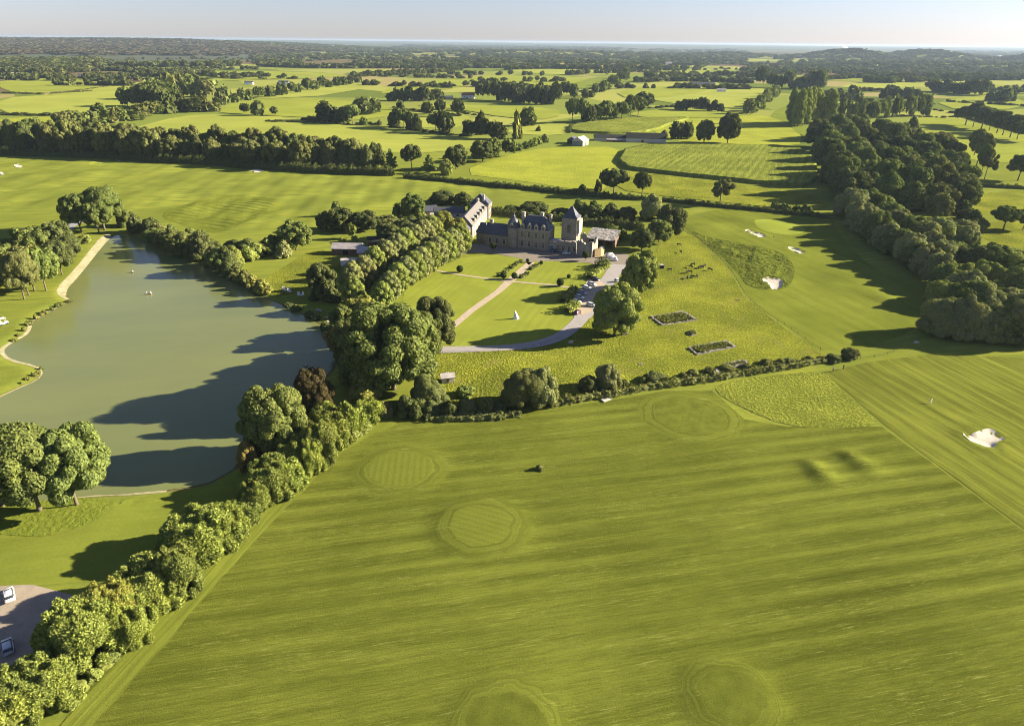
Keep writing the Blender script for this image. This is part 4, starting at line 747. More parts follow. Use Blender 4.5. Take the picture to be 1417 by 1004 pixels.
def manor():
    e = tag(empty('manor_house', (-14.0, 327.3, 0), rad(-20.3)), 'big grey stone manor with slate roofs, square keep and shaded front by the lawn', 'manor')
    # plain left wing and its set-back end
    MB().box(0, 12.3, 0, 9, -.3, 5.4).build('wing_wall', m_stone, e); MB().box(-5.5, -.003, 2.6, 9, -.3, 5.0).build('end_wall', m_stone, e)
    MB().gable(0, 12.4, 0, 9, 5.4, 10.0, .3).build('wing_roof', m_slate, e); MB().gable(-5.5, -.31, 2.6, 9.0, 5.0, 9.3, .28, 1.5).build('end_roof', m_slate, e)
    for x in (2.9, 6.7, 10.2): window(e, x, 1.3, 1.25, 2.3)
    chimney(e, 2.0, 4.5, 8.5, 11.6)
    # eight-sided stair tower with a bell-shaped slate roof
    tw = MB().lathe([(3.05, -.3), (3.05, 4.6), (3.18, 4.7), (3.18, 5.0), (3.02, 5.1), (3.02, 9.2), (3.3, 9.4), (3.3, 9.7)], 8, 14.6, 1.4).build('stair_tower', m_stone, e)
    MB().lathe([(3.32, 9.7), (3.15, 11.2), (2.6, 12.6), (1.7, 13.7), (.9, 14.3), (.75, 15.0), (.35, 15.5), (.06, 17.2)], 8, 14.6, 1.4).build('tower_roof', m_slate, tw)
    for z in (1.4, 6.2): window(tw, 14.6, z, 1.1, 2.2, -1.42)
    dormer(tw, 14.6, -1.5, 9.7, 1.5, 1.6, 1.4, m_slate)
    # main block
    MB().box(17.3, 32.5, 0, 9.5, -.3, 9.2).build('main_wall', m_stone, e); MB().box(17.2, 32.62, -.14, 9.62, 9.2, 9.55).build('cornice', m_dress, e); MB().box(17.25, 32.56, -.08, -.002, 4.75, 5.0).build('string_course', m_dress, e)
    MB().gable(17.3, 32.5, 0, 9.5, 9.56, 15.2, .1, 3.3).build('main_roof', m_slate, e)
    MB().box(20.7, 29.1, 4.55, 4.95, 15.15, 15.4).build('ridge_cap', m_grey, e)
    for x in (19.5, 23.0, 26.4, 29.9):
        window(e, x, 1.4, 1.3, 2.5); window(e, x, 5.8, 1.3, 2.4); dormer(e, x, -.02, 9.56, 1.8, 1.9, 1.7, m_slate)
    for y in (2.8, 6.5): window(e, y, 5.8, 1.2, 2.3, 32.5, 'x')
    chimney(e, 18.4, 4.4, 9.4, 16.8); chimney(e, 27.4, 5.4, 14, 17.0); chimney(e, 31.0, 7.5, 11.5, 16.0, .6, 1.0)
    # low ruined range with a broken parapet
    MB().box(32.503, 46.2, .3, 6.2, -.3, 4.9).build('low_wall', m_stone, e); ragged([(32.7, .75, 5.6), (36, .75, 5.2), (40, .75, 5.7), (43, .75, 6.0), (46.0, .75, 5.5)], .8, 4, .7).xf(lambda a, b, c: (a, b, max(c, 4.7))).build('broken_parapet', m_rub, e)
    MB().box(33.0, 36.8, 1.3, 6.0, 4.9, 5.1).build('flat_roof', m_grey, e)
    for x in (37.2, 40.0, 42.9, 45.2): window(e, x, 1.2, 1.15, 2.3, .3)
    dr = MB().box(33.3, 34.9, .2, .28, 0, 3.0).build('door', m_blue, e); MB().box(33.0, 35.2, .16, .3, 3.0, 3.5).build('door_lintel', m_dress, dr); MB().lathe([(.06, 1.3), (.06, 1.42)], 8, 34.7, .15).build('handle', m_dark, dr)
    # the square keep standing behind
    kp = MB().box(37.0, 44.3, 6.205, 13.2, -.3, 15.0).build('keep', m_stone, e); MB().box(44.303, 45.4, 7.0, 12.6, 8.0, 14.4).box(44.303, 44.9, 7.0, 12.6, 6.8, 8.0).build('corbelled_turret', m_dress, kp)
    MB().box(36.8, 44.5, 6.0, 13.4, 15.0, 15.35).add([(36.7,5.9,15.35),(44.6,5.9,15.35),(44.6,13.5,15.35),(36.7,13.5,15.35),(37.9,7.1,16.3),(43.4,7.1,16.3),(43.4,12.3,16.3),(37.9,12.3,16.3),(40.3,9.7,20.2),(41.0,9.7,20.2)], [(0,1,5,4),(1,2,6,5),(2,3,7,6),(3,0,4,7),(4,5,9,8),(5,6,9),(6,7,8,9),(7,4,8)]).build('spire_roof', m_slate, kp)
    n = MB(); prof = [(-.8, 8.2), (.8, 8.2), (.8, 11.2)]+[(.8*math.cos(a), 11.2+1.0*math.sin(a)) for a in np.linspace(.3, math.pi-.3, 6)]+[(-.8, 11.2)]
    n.add([(40.6+a, 6.15, c) for a, c in prof]+[(40.6+a, 6.24, c) for a, c in prof], [tuple(range(len(prof)))]+[tuple(range(len(prof), 2*len(prof)))[::-1]]+[(i, (i+1) % len(prof), len(prof)+(i+1) % len(prof), len(prof)+i) for i in range(len(prof))]).build('arched_niche', m_glass, kp)
    window(kp, 41.6, 12.2, .7, 1.3, 6.2); window(kp, 38.6, 6.0, .8, 1.2, 6.2); window(kp, 9.6, 12.5, .8, 1.6, 45.4, 'x')
manor()
def gatehouse():
    e = tag(empty('ruined_gatehouse', (-14.0, 327.3, 0), rad(-20.3)), 'roofless ruined stone gatehouse with broken walls beside the shaded manor front', 'ruin')
    ragged([(46.9, -.3, 6.6), (49, -1.2, 7.6), (51.2, -2.2, 6.0), (53.4, -2.6, 7.2)], 1.1, 8, .6).build('front_wall', m_rub, e)
    ragged([(53.9, -2.4, 7.4), (54.4, .6, 6.2), (54.6, 3.4, 8.2), (54.6, 5.5, 5.4)], 1.2, 12, .6).build('gable_wall', m_rub, e)
    ragged([(46.9, 5.6, 8.4), (48.5, 6.4, 9.0), (50, 6.8, 7.0)], 1.0, 15, .5).build('inner_wall', m_rub, e); ragged([(55.3, -1.0, 3.4), (57.6, 1.2, 4.4), (58.4, 3.8, 3.0)], .9, 21, .5).build('ochre_wall', m_ochre, e)
    MB().box(50.2, 51.6, -2.72, -2.35, 0, 2.6).xf(lambda a, b, c: (a, b+(51-a)*.3+.02, c)).build('doorway', m_dark, e)
gatehouse()
def slate_barn():
    A, B, Cc = flat(812, 328, 5), flat(849, 333, 4.6), flat(806, 316.5, 6.5); rz = math.atan2(B[1]-A[1], B[0]-A[0]); L = math.hypot(B[0]-A[0], B[1]-A[1]); Dp = 12
    e = tag(empty('open_barn', (A[0], A[1], 0), rz), 'open-fronted barn with a mottled slate roof right of the keep', 'barn')
    MB().add([(-.5,-.6,4.6),(L+.5,-.6,4.4),(L+.5,Dp+.5,6.6),(-.5,Dp+.5,6.8),(-.5,-.6,4.75),(L+.5,-.6,4.55),(L+.5,Dp+.5,6.75),(-.5,Dp+.5,6.95)], [(3,2,1,0),(4,5,6,7),(0,1,5,4),(1,2,6,5),(2,3,7,6),(3,0,4,7)]).build('roof', m_slate_mott, e)
    MB().box(0, L, Dp-.4, Dp, -.2, 6.5).build('back_wall', m_plank, e); MB().box(L-.3, L, .4, Dp-.41, -.2, 4.3).build('side_wall', m_plank, e); MB().box(0, .3, 3, Dp-.41, -.2, 4.5).build('side_wall', m_stone, e)
    for i in range(4): MB().box(.2+i*(L-.6)/3, .45+i*(L-.6)/3, 0, .25, -.2, 4.6).build('post', m_plank, e)
t_ = NT('mottled_slate'); tc_ = t_.n('ShaderNodeTexCoord').outputs['Object']; q_ = t_.ramp(t_.noise(tc_, .9, 4, .7), .46, .56)
m_slate_mott = t_.bsdf(t_.mix(q_, (.11,.105,.10), (.36,.34,.31)), .7)
slate_barn()
def stables():
    e = tag(empty('stable_block', (-20.5, 337.9, 0), rad(82)), 'long stable block with a sunlit stone front and pale slate roof behind the avenue', 'stables')
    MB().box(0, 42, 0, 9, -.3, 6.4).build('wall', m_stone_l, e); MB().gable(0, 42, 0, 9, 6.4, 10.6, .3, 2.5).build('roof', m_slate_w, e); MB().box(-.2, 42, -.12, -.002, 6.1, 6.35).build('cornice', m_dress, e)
    MB().box(-6.5, -.31, 1, 8.5, -.3, 5.5).build('end_wall', m_stone, e); MB().gable(-6.5, -.35, 1, 8.5, 5.5, 10, .25, 3.4).build('end_roof', m_slate, e)
    for i in range(7): window(e, 4+i*5.6, 1.2 if i % 2 else 0.4, 1.3, 2.2 if i % 2 else 2.9)
    for i in range(5): dormer(e, 7+i*7, .1, 6.4, 1.6, 1.5, 1.5, m_slate)
    for i in range(6): window(e, 5+i*6.4, 4.2, 1.0, 1.4)
    chimney(e, 38, 4.5, 9, 12.2)
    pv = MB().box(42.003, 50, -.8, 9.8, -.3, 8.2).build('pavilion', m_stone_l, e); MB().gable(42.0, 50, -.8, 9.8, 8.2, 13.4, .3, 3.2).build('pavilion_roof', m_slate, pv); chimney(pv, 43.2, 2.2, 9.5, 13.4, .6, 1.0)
    for z in (1.0, 4.9):
        for x in (44.3, 47.7): window(pv, x, z, 1.3, 2.4, -.8)
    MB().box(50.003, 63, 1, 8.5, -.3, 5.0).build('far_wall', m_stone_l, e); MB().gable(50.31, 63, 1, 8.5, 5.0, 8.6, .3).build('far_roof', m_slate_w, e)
    for x in (53, 57, 61): window(e, x, 1.4, 1.2, 2.2, 1.0)
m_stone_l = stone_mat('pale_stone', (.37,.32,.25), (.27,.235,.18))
stables()
def house(name, label, cat, u, v, rz, L, W, h, rh, wall, roof, wins=2, hip=0.0, group=None, door=True, chim=False, openfront=False):
    x, y, z = at(u, v); e = tag(empty(name, (x, y, z-.1), rad(rz)), label, cat, group)
    MB().box(-L/2, L/2, -W/2, W/2, -.5, h).build('wall', wall, e); MB().gable(-L/2, L/2, -W/2, W/2, h, h+rh, .35, hip).build('roof', roof, e)
    for i in range(wins): MB().box(-L/2+L*(i+.5)/wins-.55, -L/2+L*(i+.5)/wins+.55, -W/2-.05, -W/2+.02, h*.35, h*.75).build('window', m_glass, e)
    if wins: MB().box(W*.0+L/2-.03, L/2+.05, -.7, .7, h*.4, h*.8).build('window', m_glass, e)
    if door: MB().box(-L*.12, -L*.12+min(2.4, L*.2), -W/2-.07, -W/2-.001, 0, min(2.6, h*.8)).build('door', m_plank if wall is not m_plank else m_dark, e)
    if chim: MB().box(L*.36-.4, L*.36+.4, -.4, .4, h+rh*.5, h+rh+1.1).build('chimney', m_red, e)
    return e
house('wooden_barn', 'brown wooden barn with grey sheet roof, topmost of the three by the avenue', 'barn', 482, 350, -2, 13.5, 6.5, 3.0, 2.0, m_plank, m_grey, 0)
house('wooden_barn', 'brown wooden barn with grey sheet roof, middle of the three by the avenue', 'barn', 514, 355, 12, 12.0, 6.5, 3.0, 2.0, m_plank, m_grey, 0)
house('wooden_barn', 'grey-roofed barn with a pale gable, lowest of the three by the avenue', 'barn', 494, 372, 14, 12.5, 7, 3.0, 2.3, m_conc, m_grey, 0)
house('wooden_shed', 'small dark shed half hidden in shade above the three barns', 'shed', 523, 339, 4, 9, 5.5, 2.6, 1.8, m_plank, m_dark, 1)
house('low_outbuilding', 'long low dark-roofed outbuilding with a white gable behind the stables', 'outbuilding', 622, 300, 10, 17, 7, 3.0, 2.8, m_conc, m_slate, 2)
house('low_outbuilding', 'small dark-roofed outbuilding left of the longer one behind the stables', 'outbuilding', 591, 297, 20, 11, 6, 2.8, 2.6, m_white, m_slate, 1)
house('low_outbuilding', 'pale walled garden building half hidden by bushes left of the stables', 'outbuilding', 585, 314, 24, 10, 4, 2.6, 1.2, m_conc, m_ochre, 1)
house('wooden_shed', 'small pale hut at the drive bend under the chestnuts', 'shed', 619, 527, 15, 3.6, 2.8, 1.9, .9, m_conc, m_grey, 0)
house('grey_farm_shed', 'grey-green gabled farm shed beside the maize field', 'shed', 803, 201, 62, 15, 11, 5, 3.4, mottled('grey_green_cladding', (.20,.24,.22), (.15,.18,.165), .6), m_grey, 0)
house('grey_farm_shed', 'small pitched lean-to shed beside the gabled farm shed', 'shed', 792, 198, 75, 12, 8, 4, 2.6, m_dark, m_slate, 0)
house('long_cattle_barn', 'long low dark barn nearest the gabled farm shed', 'barn', 845, 194, -3, 34, 11, 3.2, 2.6, m_conc, m_dark, 0)
house('long_cattle_barn', 'longest dark barn with a pale gable facing the thin pines', 'barn', 893, 196, -5, 39, 14, 4.0, 4.6, m_conc, m_dark, 0)
house('farm_trailer_shed', 'rusty low lean-to in front of the nearest dark barn', 'shed', 850, 196, -4, 15, 4, 2.2, .8, m_plank, m_grey, 0)
house('farmhouse', 'farmhouse with a red tiled roof between the two block woods', 'house', 648, 136, -8, 22, 10, 5, 4, m_white, m_red, 2, chim=True)
house('grey_farm_shed', 'long low grey shed left of the red-roofed farmhouse', 'shed', 617, 137, 4, 24, 10, 3, 2.4, m_conc, m_slate, 0)
for k, (u, v, L, wd_, h, rf, lb) in enumerate([(12,107,16,9,5,'w','white house at the picture edge behind the far fields'),(22,106,20,10,6,'w','bigger white house beside the one at the picture edge'),(48,106.5,9,8,4.5,'s','little white house left of the dark tree line'),(78,107,34,10,3.5,'s','low dark hangar at the end of the far tree line'),(98,106,8,7,4,'s','tiny white house right of the low hangar'),(112,106,10,8,4,'s','tiny white house by the long grey wood'),
    (345,117,18,9,4.5,'s','white house hidden in the copse behind the diagonal wood'),(393,117,22,10,5,'s','white farmhouse behind the long slanting row'),(700,84.5,45,14,5,'w','long white shed beyond the block woods'),(925,91,26,14,9,'w','white farm building below the right-hand woods'),(972,119,55,14,5,'s','long pale shed among the trees above the open field'),(998,127,18,9,4,'w','small white shed at the end of the hedged lane'),(1246,79,30,20,10,'w','white house beyond the smoke'),(1288,79,40,20,10,'w','white building right of the low knoll')]):
    house('country_house', lb, 'house', u, v, (k*37) % 40-20, L, wd_, h, h*.6, m_white if k not in (3, 10) else m_conc, m_slate if rf == 's' else m_grey, 0, door=False)
for k, (u, hh, wd_) in enumerate([(306, 22, 30), (312, 29, 26), (451, 18, 70), (459, 23, 60), (1386, 22, 40)]):
    d = ray(u, 66); yy = 7600 if k < 4 else 6400; x = d[0]/d[1]*yy; z = float(hgt(x, yy))
    e = tag(empty('tower_block', (x, yy, z-1), .3), ['white tower block on the horizon, lower of the pair', 'white tower block on the horizon, taller of the pair', 'white slab block in the far town, left one', 'white slab block in the far town, right one', 'pale block on the far right horizon'][k], 'building')
    MB().box(-wd_/2, wd_/2, -9, 9, -4, hh).build('wall', m_white, e); MB().box(-wd_/2-.5, wd_/2+.5, -9.5, 9.5, hh, hh+1.5).build('roof', m_grey, e)
    for j in range(3): MB().box(-wd_/2+1, wd_/2-1, -9.06, -8.98, hh*(.2+.25*j), hh*(.2+.25*j)+2).build('window_band', m_glass, e)
# ------------------------------------------------------------------ vehicles, people, animals and small things
def children(o): return list(o.children)
def copy_tree(o, parent=None):
    c = o.copy(); COL.objects.link(c)
    if parent: c.parent = parent
    for ch in children(o): copy_tree(ch, c)
    return c
PAINT = objcol('car_paint', .25, .6); TYRE = plain('tyre_rubber', (.02,.02,.02), .8); RIM = plain('alloy', (.5,.5,.52), .35, .5, .6); LAMP = plain('lamp_glass', (.75,.75,.72), .15); TAIL = plain('tail_lamp_glass', (.35,.02,.02), .25)
def loft(secs, mat, name, par):
    """sections (x, half width low, half width high, z low, z high) joined along x, shoulders rounded"""
    m = MB(); n = 10; k = []
    for x, w0, w1, z0, z1 in secs:
        zm = z0+(z1-z0)*.55
        k += [(x,-w0*.93,z0),(x,-w0,z0+.12),(x,-w0,zm),(x,-w1,z1-.06),(x,-w1*.86,z1),(x,w1*.86,z1),(x,w1,z1-.06),(x,w0,zm),(x,w0,z0+.12),(x,w0*.93,z0)]
    f = [(i*n+j, i*n+(j+1) % n, (i+1)*n+(j+1) % n, (i+1)*n+j) for i in range(len(secs)-1) for j in range(n)]+[tuple(range(n))[::-1], tuple((len(secs)-1)*n+j for j in range(n))]
    return m.add(k, f).build(name, mat, par, True)
def make_car(van=False):
    e = empty('parked_van' if van else 'parked_car', (0, 0, 0))
    if van:
        loft([(-2.6,.93,.88,.32,2.25),(-2.5,.97,.92,.28,2.4),(.9,.97,.92,.28,2.45),(1.35,.97,.88,.28,2.3),(1.95,.95,.86,.28,1.35),(2.55,.9,.8,.3,1.05),(2.65,.8,.7,.36,.9)], PAINT, 'body', e)
        MB().add([(1.38,-.8,2.2),(1.38,.8,2.2),(1.98,.82,1.42),(1.98,-.82,1.42),(1.30,-.8,2.2),(1.30,.8,2.2),(1.9,.82,1.38),(1.9,-.82,1.38)], [(0,1,2,3),(7,6,5,4),(0,4,5,1),(1,5,6,2),(2,6,7,3),(3,7,4,0)]).xf(lambda a, b, c: (a+.06, b, c+.05)).build('windscreen', m_glass, e)
        for s in (-1, 1): MB().box(.35, 1.3, s*.95-.02, s*.95+.02, 1.45, 2.1).build('side_window', m_glass, e)
    else:
        loft([(-2.1,.72,.66,.34,.82),(-2.02,.84,.78,.26,.98),(-1.4,.89,.84,.22,1.02),(0,.9,.86,.2,1.0),(1.1,.89,.82,.22,.96),(1.8,.86,.76,.24,.84),(2.08,.76,.66,.3,.66)], PAINT, 'body', e)
        gl = loft([(-2.0,.74,.70,.9,.99),(-1.75,.78,.64,.92,1.36),(-1.3,.8,.62,.92,1.46),(0,.8,.62,.92,1.47),(.45,.8,.62,.92,1.38),(1.15,.78,.70,.9,.97)], m_glass, 'cabin_glass', e)
        loft([(-1.72,.60,.58,1.34,1.41),(-1.3,.65,.6,1.38,1.49),(0,.65,.6,1.38,1.50),(.38,.62,.58,1.36,1.43)], PAINT, 'roof', e)
        for s in (-1, 1):
            MB().box(.52, .66, s*.93-.09, s*.93+.09, .95, 1.08).build('wing_mirror', PAINT, e); MB().box(-.42, -.34, s*.735-.03, s*.735+.03, .95, 1.4).xf(lambda a, b, c: (a, b-(c-.95)*.30*s+.05*s, c)).build('door_pillar', PAINT, e)
    f, zl = (2.56, .8) if van else (1.98, .62)
    for s in (-1, 1):
        MB().box(f-.14, f+.03, s*.62-.16, s*.62+.16, zl-.08, zl+.1).build('headlight', LAMP, e); MB().box(-f-.1, -f+.06, s*.66-.12, s*.66+.12, zl+.1, zl+.32).build('tail_light', TAIL, e)
        for x in (-1.28, 1.32) if not van else (-1.6, 1.65):
            w_ = MB().lathe([(.2,-.1),(.32,-.1),(.33,-.06),(.33,.06),(.32,.1),(.2,.1)], 16).xf(lambda a, b, c: (x+a, s*.83+c, .33+b)).build('wheel', TYRE, e, True); MB().lathe([(.21,-.115),(.21,.115)], 12).xf(lambda a, b, c: (x+a, s*.83+c, .33+b)).build('rim', RIM, w_)
    return e
def park(proto, u, v, rz, col, label, group=None, first=[]):
    x, y, z = at(u, v)
    if proto not in first: first.append(proto); o = proto
    else: o = copy_tree(proto)
    o.location = (x, y, z+.17); o.rotation_euler.z = rad(rz); tag(o, label, 'van' if 'van' in proto.name else 'car', group)
    o.scale = (.82,)*3 if 'van' in proto.name else (.92,)*3
    for c in o.children: c.color = (*col, 1)
    return o
car = make_car(); van = make_car(True); GC = 'cars parked along the manor drive'
A1, A2 = math.degrees(direction((17,838),(12,812))), math.degrees(direction((15,912),(10,880)))
for a in [(14,826,A1,(.75,.75,.74),'white car standing in the sun on the gravel car park'),(12,898,A2,(.42,.44,.47),'silver car in the shade of the gravel car park')]: park(car, *a, 'cars on the lakeside car park')
for a in [(824,388,-40,(.02,.02,.025),'black car, topmost in the row on the manor drive'),(819,395,-42,(.55,.56,.58),'silver car next to the black one on the manor drive'),(812,400,-30,(.75,.75,.73),'white car, third in the row on the manor drive'),(806,407,-42,(.35,.37,.40),'grey car just after the row gap on the manor drive'),(802,413,-42,(.62,.62,.62),'light silver car, second from the red one on the drive'),(798,419,-44,(.7,.7,.68),'white car beside the hedge, nearest the red one'),(799,434,55,(.08,.016,.018),'dark red car with pale bonnet, lowest on the manor drive'),
          (818,424,-30,(.6,.6,.6),'pale car half under the big chestnut'),(768,349,2,(.03,.04,.06),'dark blue car parked before the manor front'),(784,352,-12,(.6,.62,.64),'silver car parked before the manor low wing'),(856,390,20,(.6,.6,.6),'pale car hidden between the two chestnuts')]: park(car, *a, GC)
for a in [(833,347,60,(.5,.5,.48),'white van parked at the barn mouth'),(844,356,25,(.5,.5,.49),'white van parked in the yard below the barn'),(848,361,10,(.6,.6,.6),'silver van beside the white one in the yard'),(833,352,75,(.5,.5,.48),'grey van near the ochre ruin wall')]: park(van, *a, 'vans in the manor yard')
# golf buggies
def make_buggy():
    e = empty('golf_buggy', (0, 0, 0)); loft([(-1.15,.5,.45,.3,.72),(-.9,.58,.55,.28,.8),(-.2,.58,.55,.28,.62),(.3,.58,.55,.28,.45),(.75,.56,.5,.28,.8),(1.15,.45,.38,.32,.62)], PAINT, 'body', e)
    MB().box(-.75, .75, -.6, .6, 1.78, 1.86, .05).build('roof', m_white, e); MB().box(-.55, -.1, -.5, .5, .66, .8).box(-.62, -.5, -.5, .5, .8, 1.25).build('seat', m_conc, e)
    for x in (-.7, .68):
        for s in (-1, 1):
            MB().tube([(x, s*.52, .6), (x*.95, s*.52, 1.8)], .025).build('roof_post', m_white, e); MB().lathe([(.12,-.08),(.23,-.08),(.23,.08),(.12,.08)], 12).xf(lambda a, b, c: (x*1.15+a, s*.52+c, .23+b)).build('wheel', TYRE, e)
    return e
bg_ = make_buggy()
for k, (u, v, r_, lb) in enumerate([(22,323,20,'white golf buggy on the sunlit patch by the lakeside path'),(26.5,323,-15,'second white golf buggy beside the first by the lakeside path'),(5,449,60,'white golf buggy alone on the lake headland')]):
    o = bg_ if k == 0 else copy_tree(bg_); x, y, z = at(u, v); o.location = (x, y, z); o.rotation_euler.z = rad(r_); tag(o, lb, 'golf buggy', 'golf buggies')
    o.scale = (1.3, 1.3, 1.3)
    for c in o.children: c.color = (.8, .8, .78, 1)
# people and cattle: one skinned body each
def skinned(name, verts, edges, rad_, mat, par=None, root=0, sub=1):
    me = bpy.data.meshes.new(name); me.from_pydata(verts, edges, []); o = link(name, me, par, [mat]); md = o.modifiers.new('skin', 'SKIN'); md.use_smooth_shade = True
    for i, r in enumerate(rad_): me.skin_vertices[0].data[i].radius = (r, r) if not hasattr(r, '__len__') else r
    me.skin_vertices[0].data[root].use_root = True; s = o.modifiers.new('sub', 'SUBSURF'); s.levels = sub; s.render_levels = sub
    for p in me.polygons: p.use_smooth = True
    return o
SKIN = plain('skin', (.50,.32,.24), .6); CLOTH_D = plain('dark_cloth', (.02,.02,.025), .9); CLOTH_W = plain('white_cloth', (.75,.74,.72), .9); HAIR = plain('brown_hair', (.05,.035,.02), .8); STEEL = plain('steel', (.6,.6,.62), .3, .5, .8)
def person(u, v, rz, shirt, trouser, label, bag=False):
    x, y, z = at(u, v); e = tag(empty('person', (x, y, z), rad(rz)), label, 'person', 'golfers on the fairway')
    V = [(0,0,.95),(0,.0,1.15),(0,.0,1.38),(0,.02,1.5),(0,.03,1.62),(0,.02,1.72)]; R = [.13,.12,.14,.055,.095,.07]; E_ = [(0,1),(1,2),(2,3),(3,4),(4,5)]
    def chain(st, pts, rs):
        p = st
        for q, r in zip(pts, rs): V.append(q); R.append(r); E_.append((p, len(V)-1)); p = len(V)-1
        return p
    for s, sw in ((-1, .14), (1, -.16)):
        chain(0, [(s*.1,0,.88),(s*.11,sw*.6,.5),(s*.11,sw,.09),(s*.12,sw+.16,.04)], [.09,.06,.045,.035])
        h = chain(2, [(s*.2,0,1.42),(s*.26,.03,1.14),(s*.25,.14,.92),(s*.25,.17,.84)], [.06,.045,.032,.03])
        for i, (l, a) in enumerate([(.075,-.03),(.085,-.01),(.08,.01),(.065,.03)]): chain(h, [(s*.25+a,.19,.80),(s*.25+a,.2,.84-l)], [.009,.008])
        chain(h, [(s*.22,.21,.82),(s*.21,.23,.79)], [.010,.009])
    b = skinned('body', V, E_, R, SKIN, e)
    sv = [0,1,2]; skinned('shirt', [(0,0,.92),(0,0,1.15),(0,0,1.38),(0,.02,1.47),(-.2,0,1.42),(-.26,.03,1.16),(.2,0,1.42),(.26,.03,1.16)], [(0,1),(1,2),(2,3),(2,4),(4,5),(2,6),(6,7)], [.15,.14,.16,.075,.08,.06,.08,.06], shirt, e)
    skinned('trousers', [(0,0,.95),(-.1,0,.86),(-.11,.08,.5),(-.11,.14,.1),(.1,0,.86),(.11,-.1,.5),(.11,-.16,.1)], [(0,1),(1,2),(2,3),(0,4),(4,5),(5,6)], [.15,.11,.08,.06,.11,.08,.06], trouser, e)
    h = MB().lathe([(.10,1.62),(.108,1.69),(.085,1.76),(.02,1.79)], 12, 0, .0).build('hair', HAIR, e, True)
    MB().tube([(.02,.12,1.62),(.02,.135,1.6)], .016, .012, 6).build('nose', SKIN, e)
    return e
person(1152.4, 514, 100, CLOTH_W, CLOTH_D, 'golfer in white top and dark trousers walking behind the dark-clad one')
person(1166.6, 511.6, 100, CLOTH_D, CLOTH_D, 'golfer dressed in black walking by the round stream bush')
person(1287.5, 558, 200, CLOTH_W, CLOTH_W, 'golfer all in white standing alone on the striped fairway')
BLACK = mottled('black_hide', (.02,.018,.016), (.035,.03,.025), 2)
def make_cow():
    V = [(-.75,0,1.15),(-.3,0,1.08),(.3,0,1.08),(.75,0,1.12),(1.05,0,1.05),(1.35,0,.75),(1.5,0,.45),(1.62,0,.3)]; R = [.27,.36,.37,.30,.19,.15,.13,.08]; E_ = [(i, i+1) for i in range(7)]
    for st, x, hock in ((3, .7, 0), (0, -.72, -.1)):
        for s in (-1, 1):
            k = len(V); V += [(x, s*.2, .82), (x+.05+hock, s*.2, .45), (x, s*.2, .06)]; R += [.15, .075, .06]; E_ += [(st, k), (k, k+1), (k+1, k+2)]
    k = len(V); V += [(-1.02,0,1.15),(-1.08,0,.6)]; R += [.05,.03]; E_ += [(0,k),(k,k+1)]
    for s in (-1, 1): k = len(V); V += [(1.3, s*.22, .85)]; R += [.04]; E_ += [(5, k)]
    return skinned('cow', V, E_, R, BLACK, None, 1)
cow = make_cow()
for k, (u, v) in enumerate([(939,340.3),(942,350),(959,367.5),(956,370.5),(968,372),(971,371),(974.5,369.5),(982,374.5),(951,378),(954.5,378),(951.5,385.5),(958,384.5),(964,384),(926.5,375)]):
    o = cow if k == 0 else cow.copy()
    if k: COL.objects.link(o)
    x, y, z = at(u, v); o.location = (x, y, z); o.rotation_euler.z = (k*1.7) % 6.28; o.scale = (.95,)*3; tag(o, f'black grazing cow, {ordw(k)} of the herd counted from the pasture top', 'cow', 'black cows grazing the pasture')
# sail-like white sculpture on the lawn
def sculpture():
    x, y, z = at(714, 441); e = tag(empty('sculpture', (x, y, z), .2), 'white folded sail-like sculpture standing on the manor lawn', 'sculpture'); e.scale = (.78, .8, .9); m = MB(); n = 28; L = 9
    for i in range(L):
        t = i/(L-1); zz = 3.5*t; R = 1.15*(1-t)**.8+.05
        for j in range(n):
            a = 2*math.pi*j/n; fold = 1+.22*math.cos(5*a+1.2*t)*(1-t*.5); m.v.append((R*fold*math.cos(a)*1.1-.55*t**1.5, R*fold*math.sin(a)*.7, zz*(1+.03*math.cos(5*a))))
    for i in range(L-1):
        for j in range(n): m.f.append([i*n+j, i*n+(j+1) % n, (i+1)*n+(j+1) % n, (i+1)*n+j])
    m.f.append(list(range((L-1)*n, L*n))); m.build('sail', plain('white_resin', (.72,.70,.74), .4), e, True); MB().lathe([(1.3, -.1), (1.3, .06), (1.2, .1)], 24).build('plinth', m_conc, e)
sculpture()
# clipped shrubs and beds of the manor garden
def ball_mesh(n=2600, ls=.05, f=lambda D: D):
    g = np.random.default_rng(3); D = g.normal(size=(n, 3)); D /= np.linalg.norm(D, axis=1)[:, None]; P = f(D)*(.5-.04*g.random(n)**2)[:, None]; nr = D+g.normal(size=(n, 3))*.5; t = np.cross(nr, g.normal(size=(n, 3))); t /= np.linalg.norm(t, axis=1)[:, None]; nr /= np.linalg.norm(nr, axis=1)[:, None]; b = np.cross(nr, t)
    V = np.stack([P-b*ls, P+t*ls*.7, P+b*ls, P-t*ls*.7], 1).reshape(-1, 3); me = np_mesh('clipped_ball', V, np.arange(n*4).reshape(-1, 4)); me.materials.append(LEAF); return me
BALL = ball_mesh(); STEMM = MB().tube([(0,0,-.1),(0,0,1)], .12, .1, 8).mesh('stem'); STEMM.materials.append(BARK)
core = bpy.data.meshes.new('core'); bm_ = bmesh.new(); bmesh.ops.create_icosphere(bm_, subdivisions=2, radius=.45); bm_.to_mesh(core); bm_.free(); core.materials.append(LEAF)
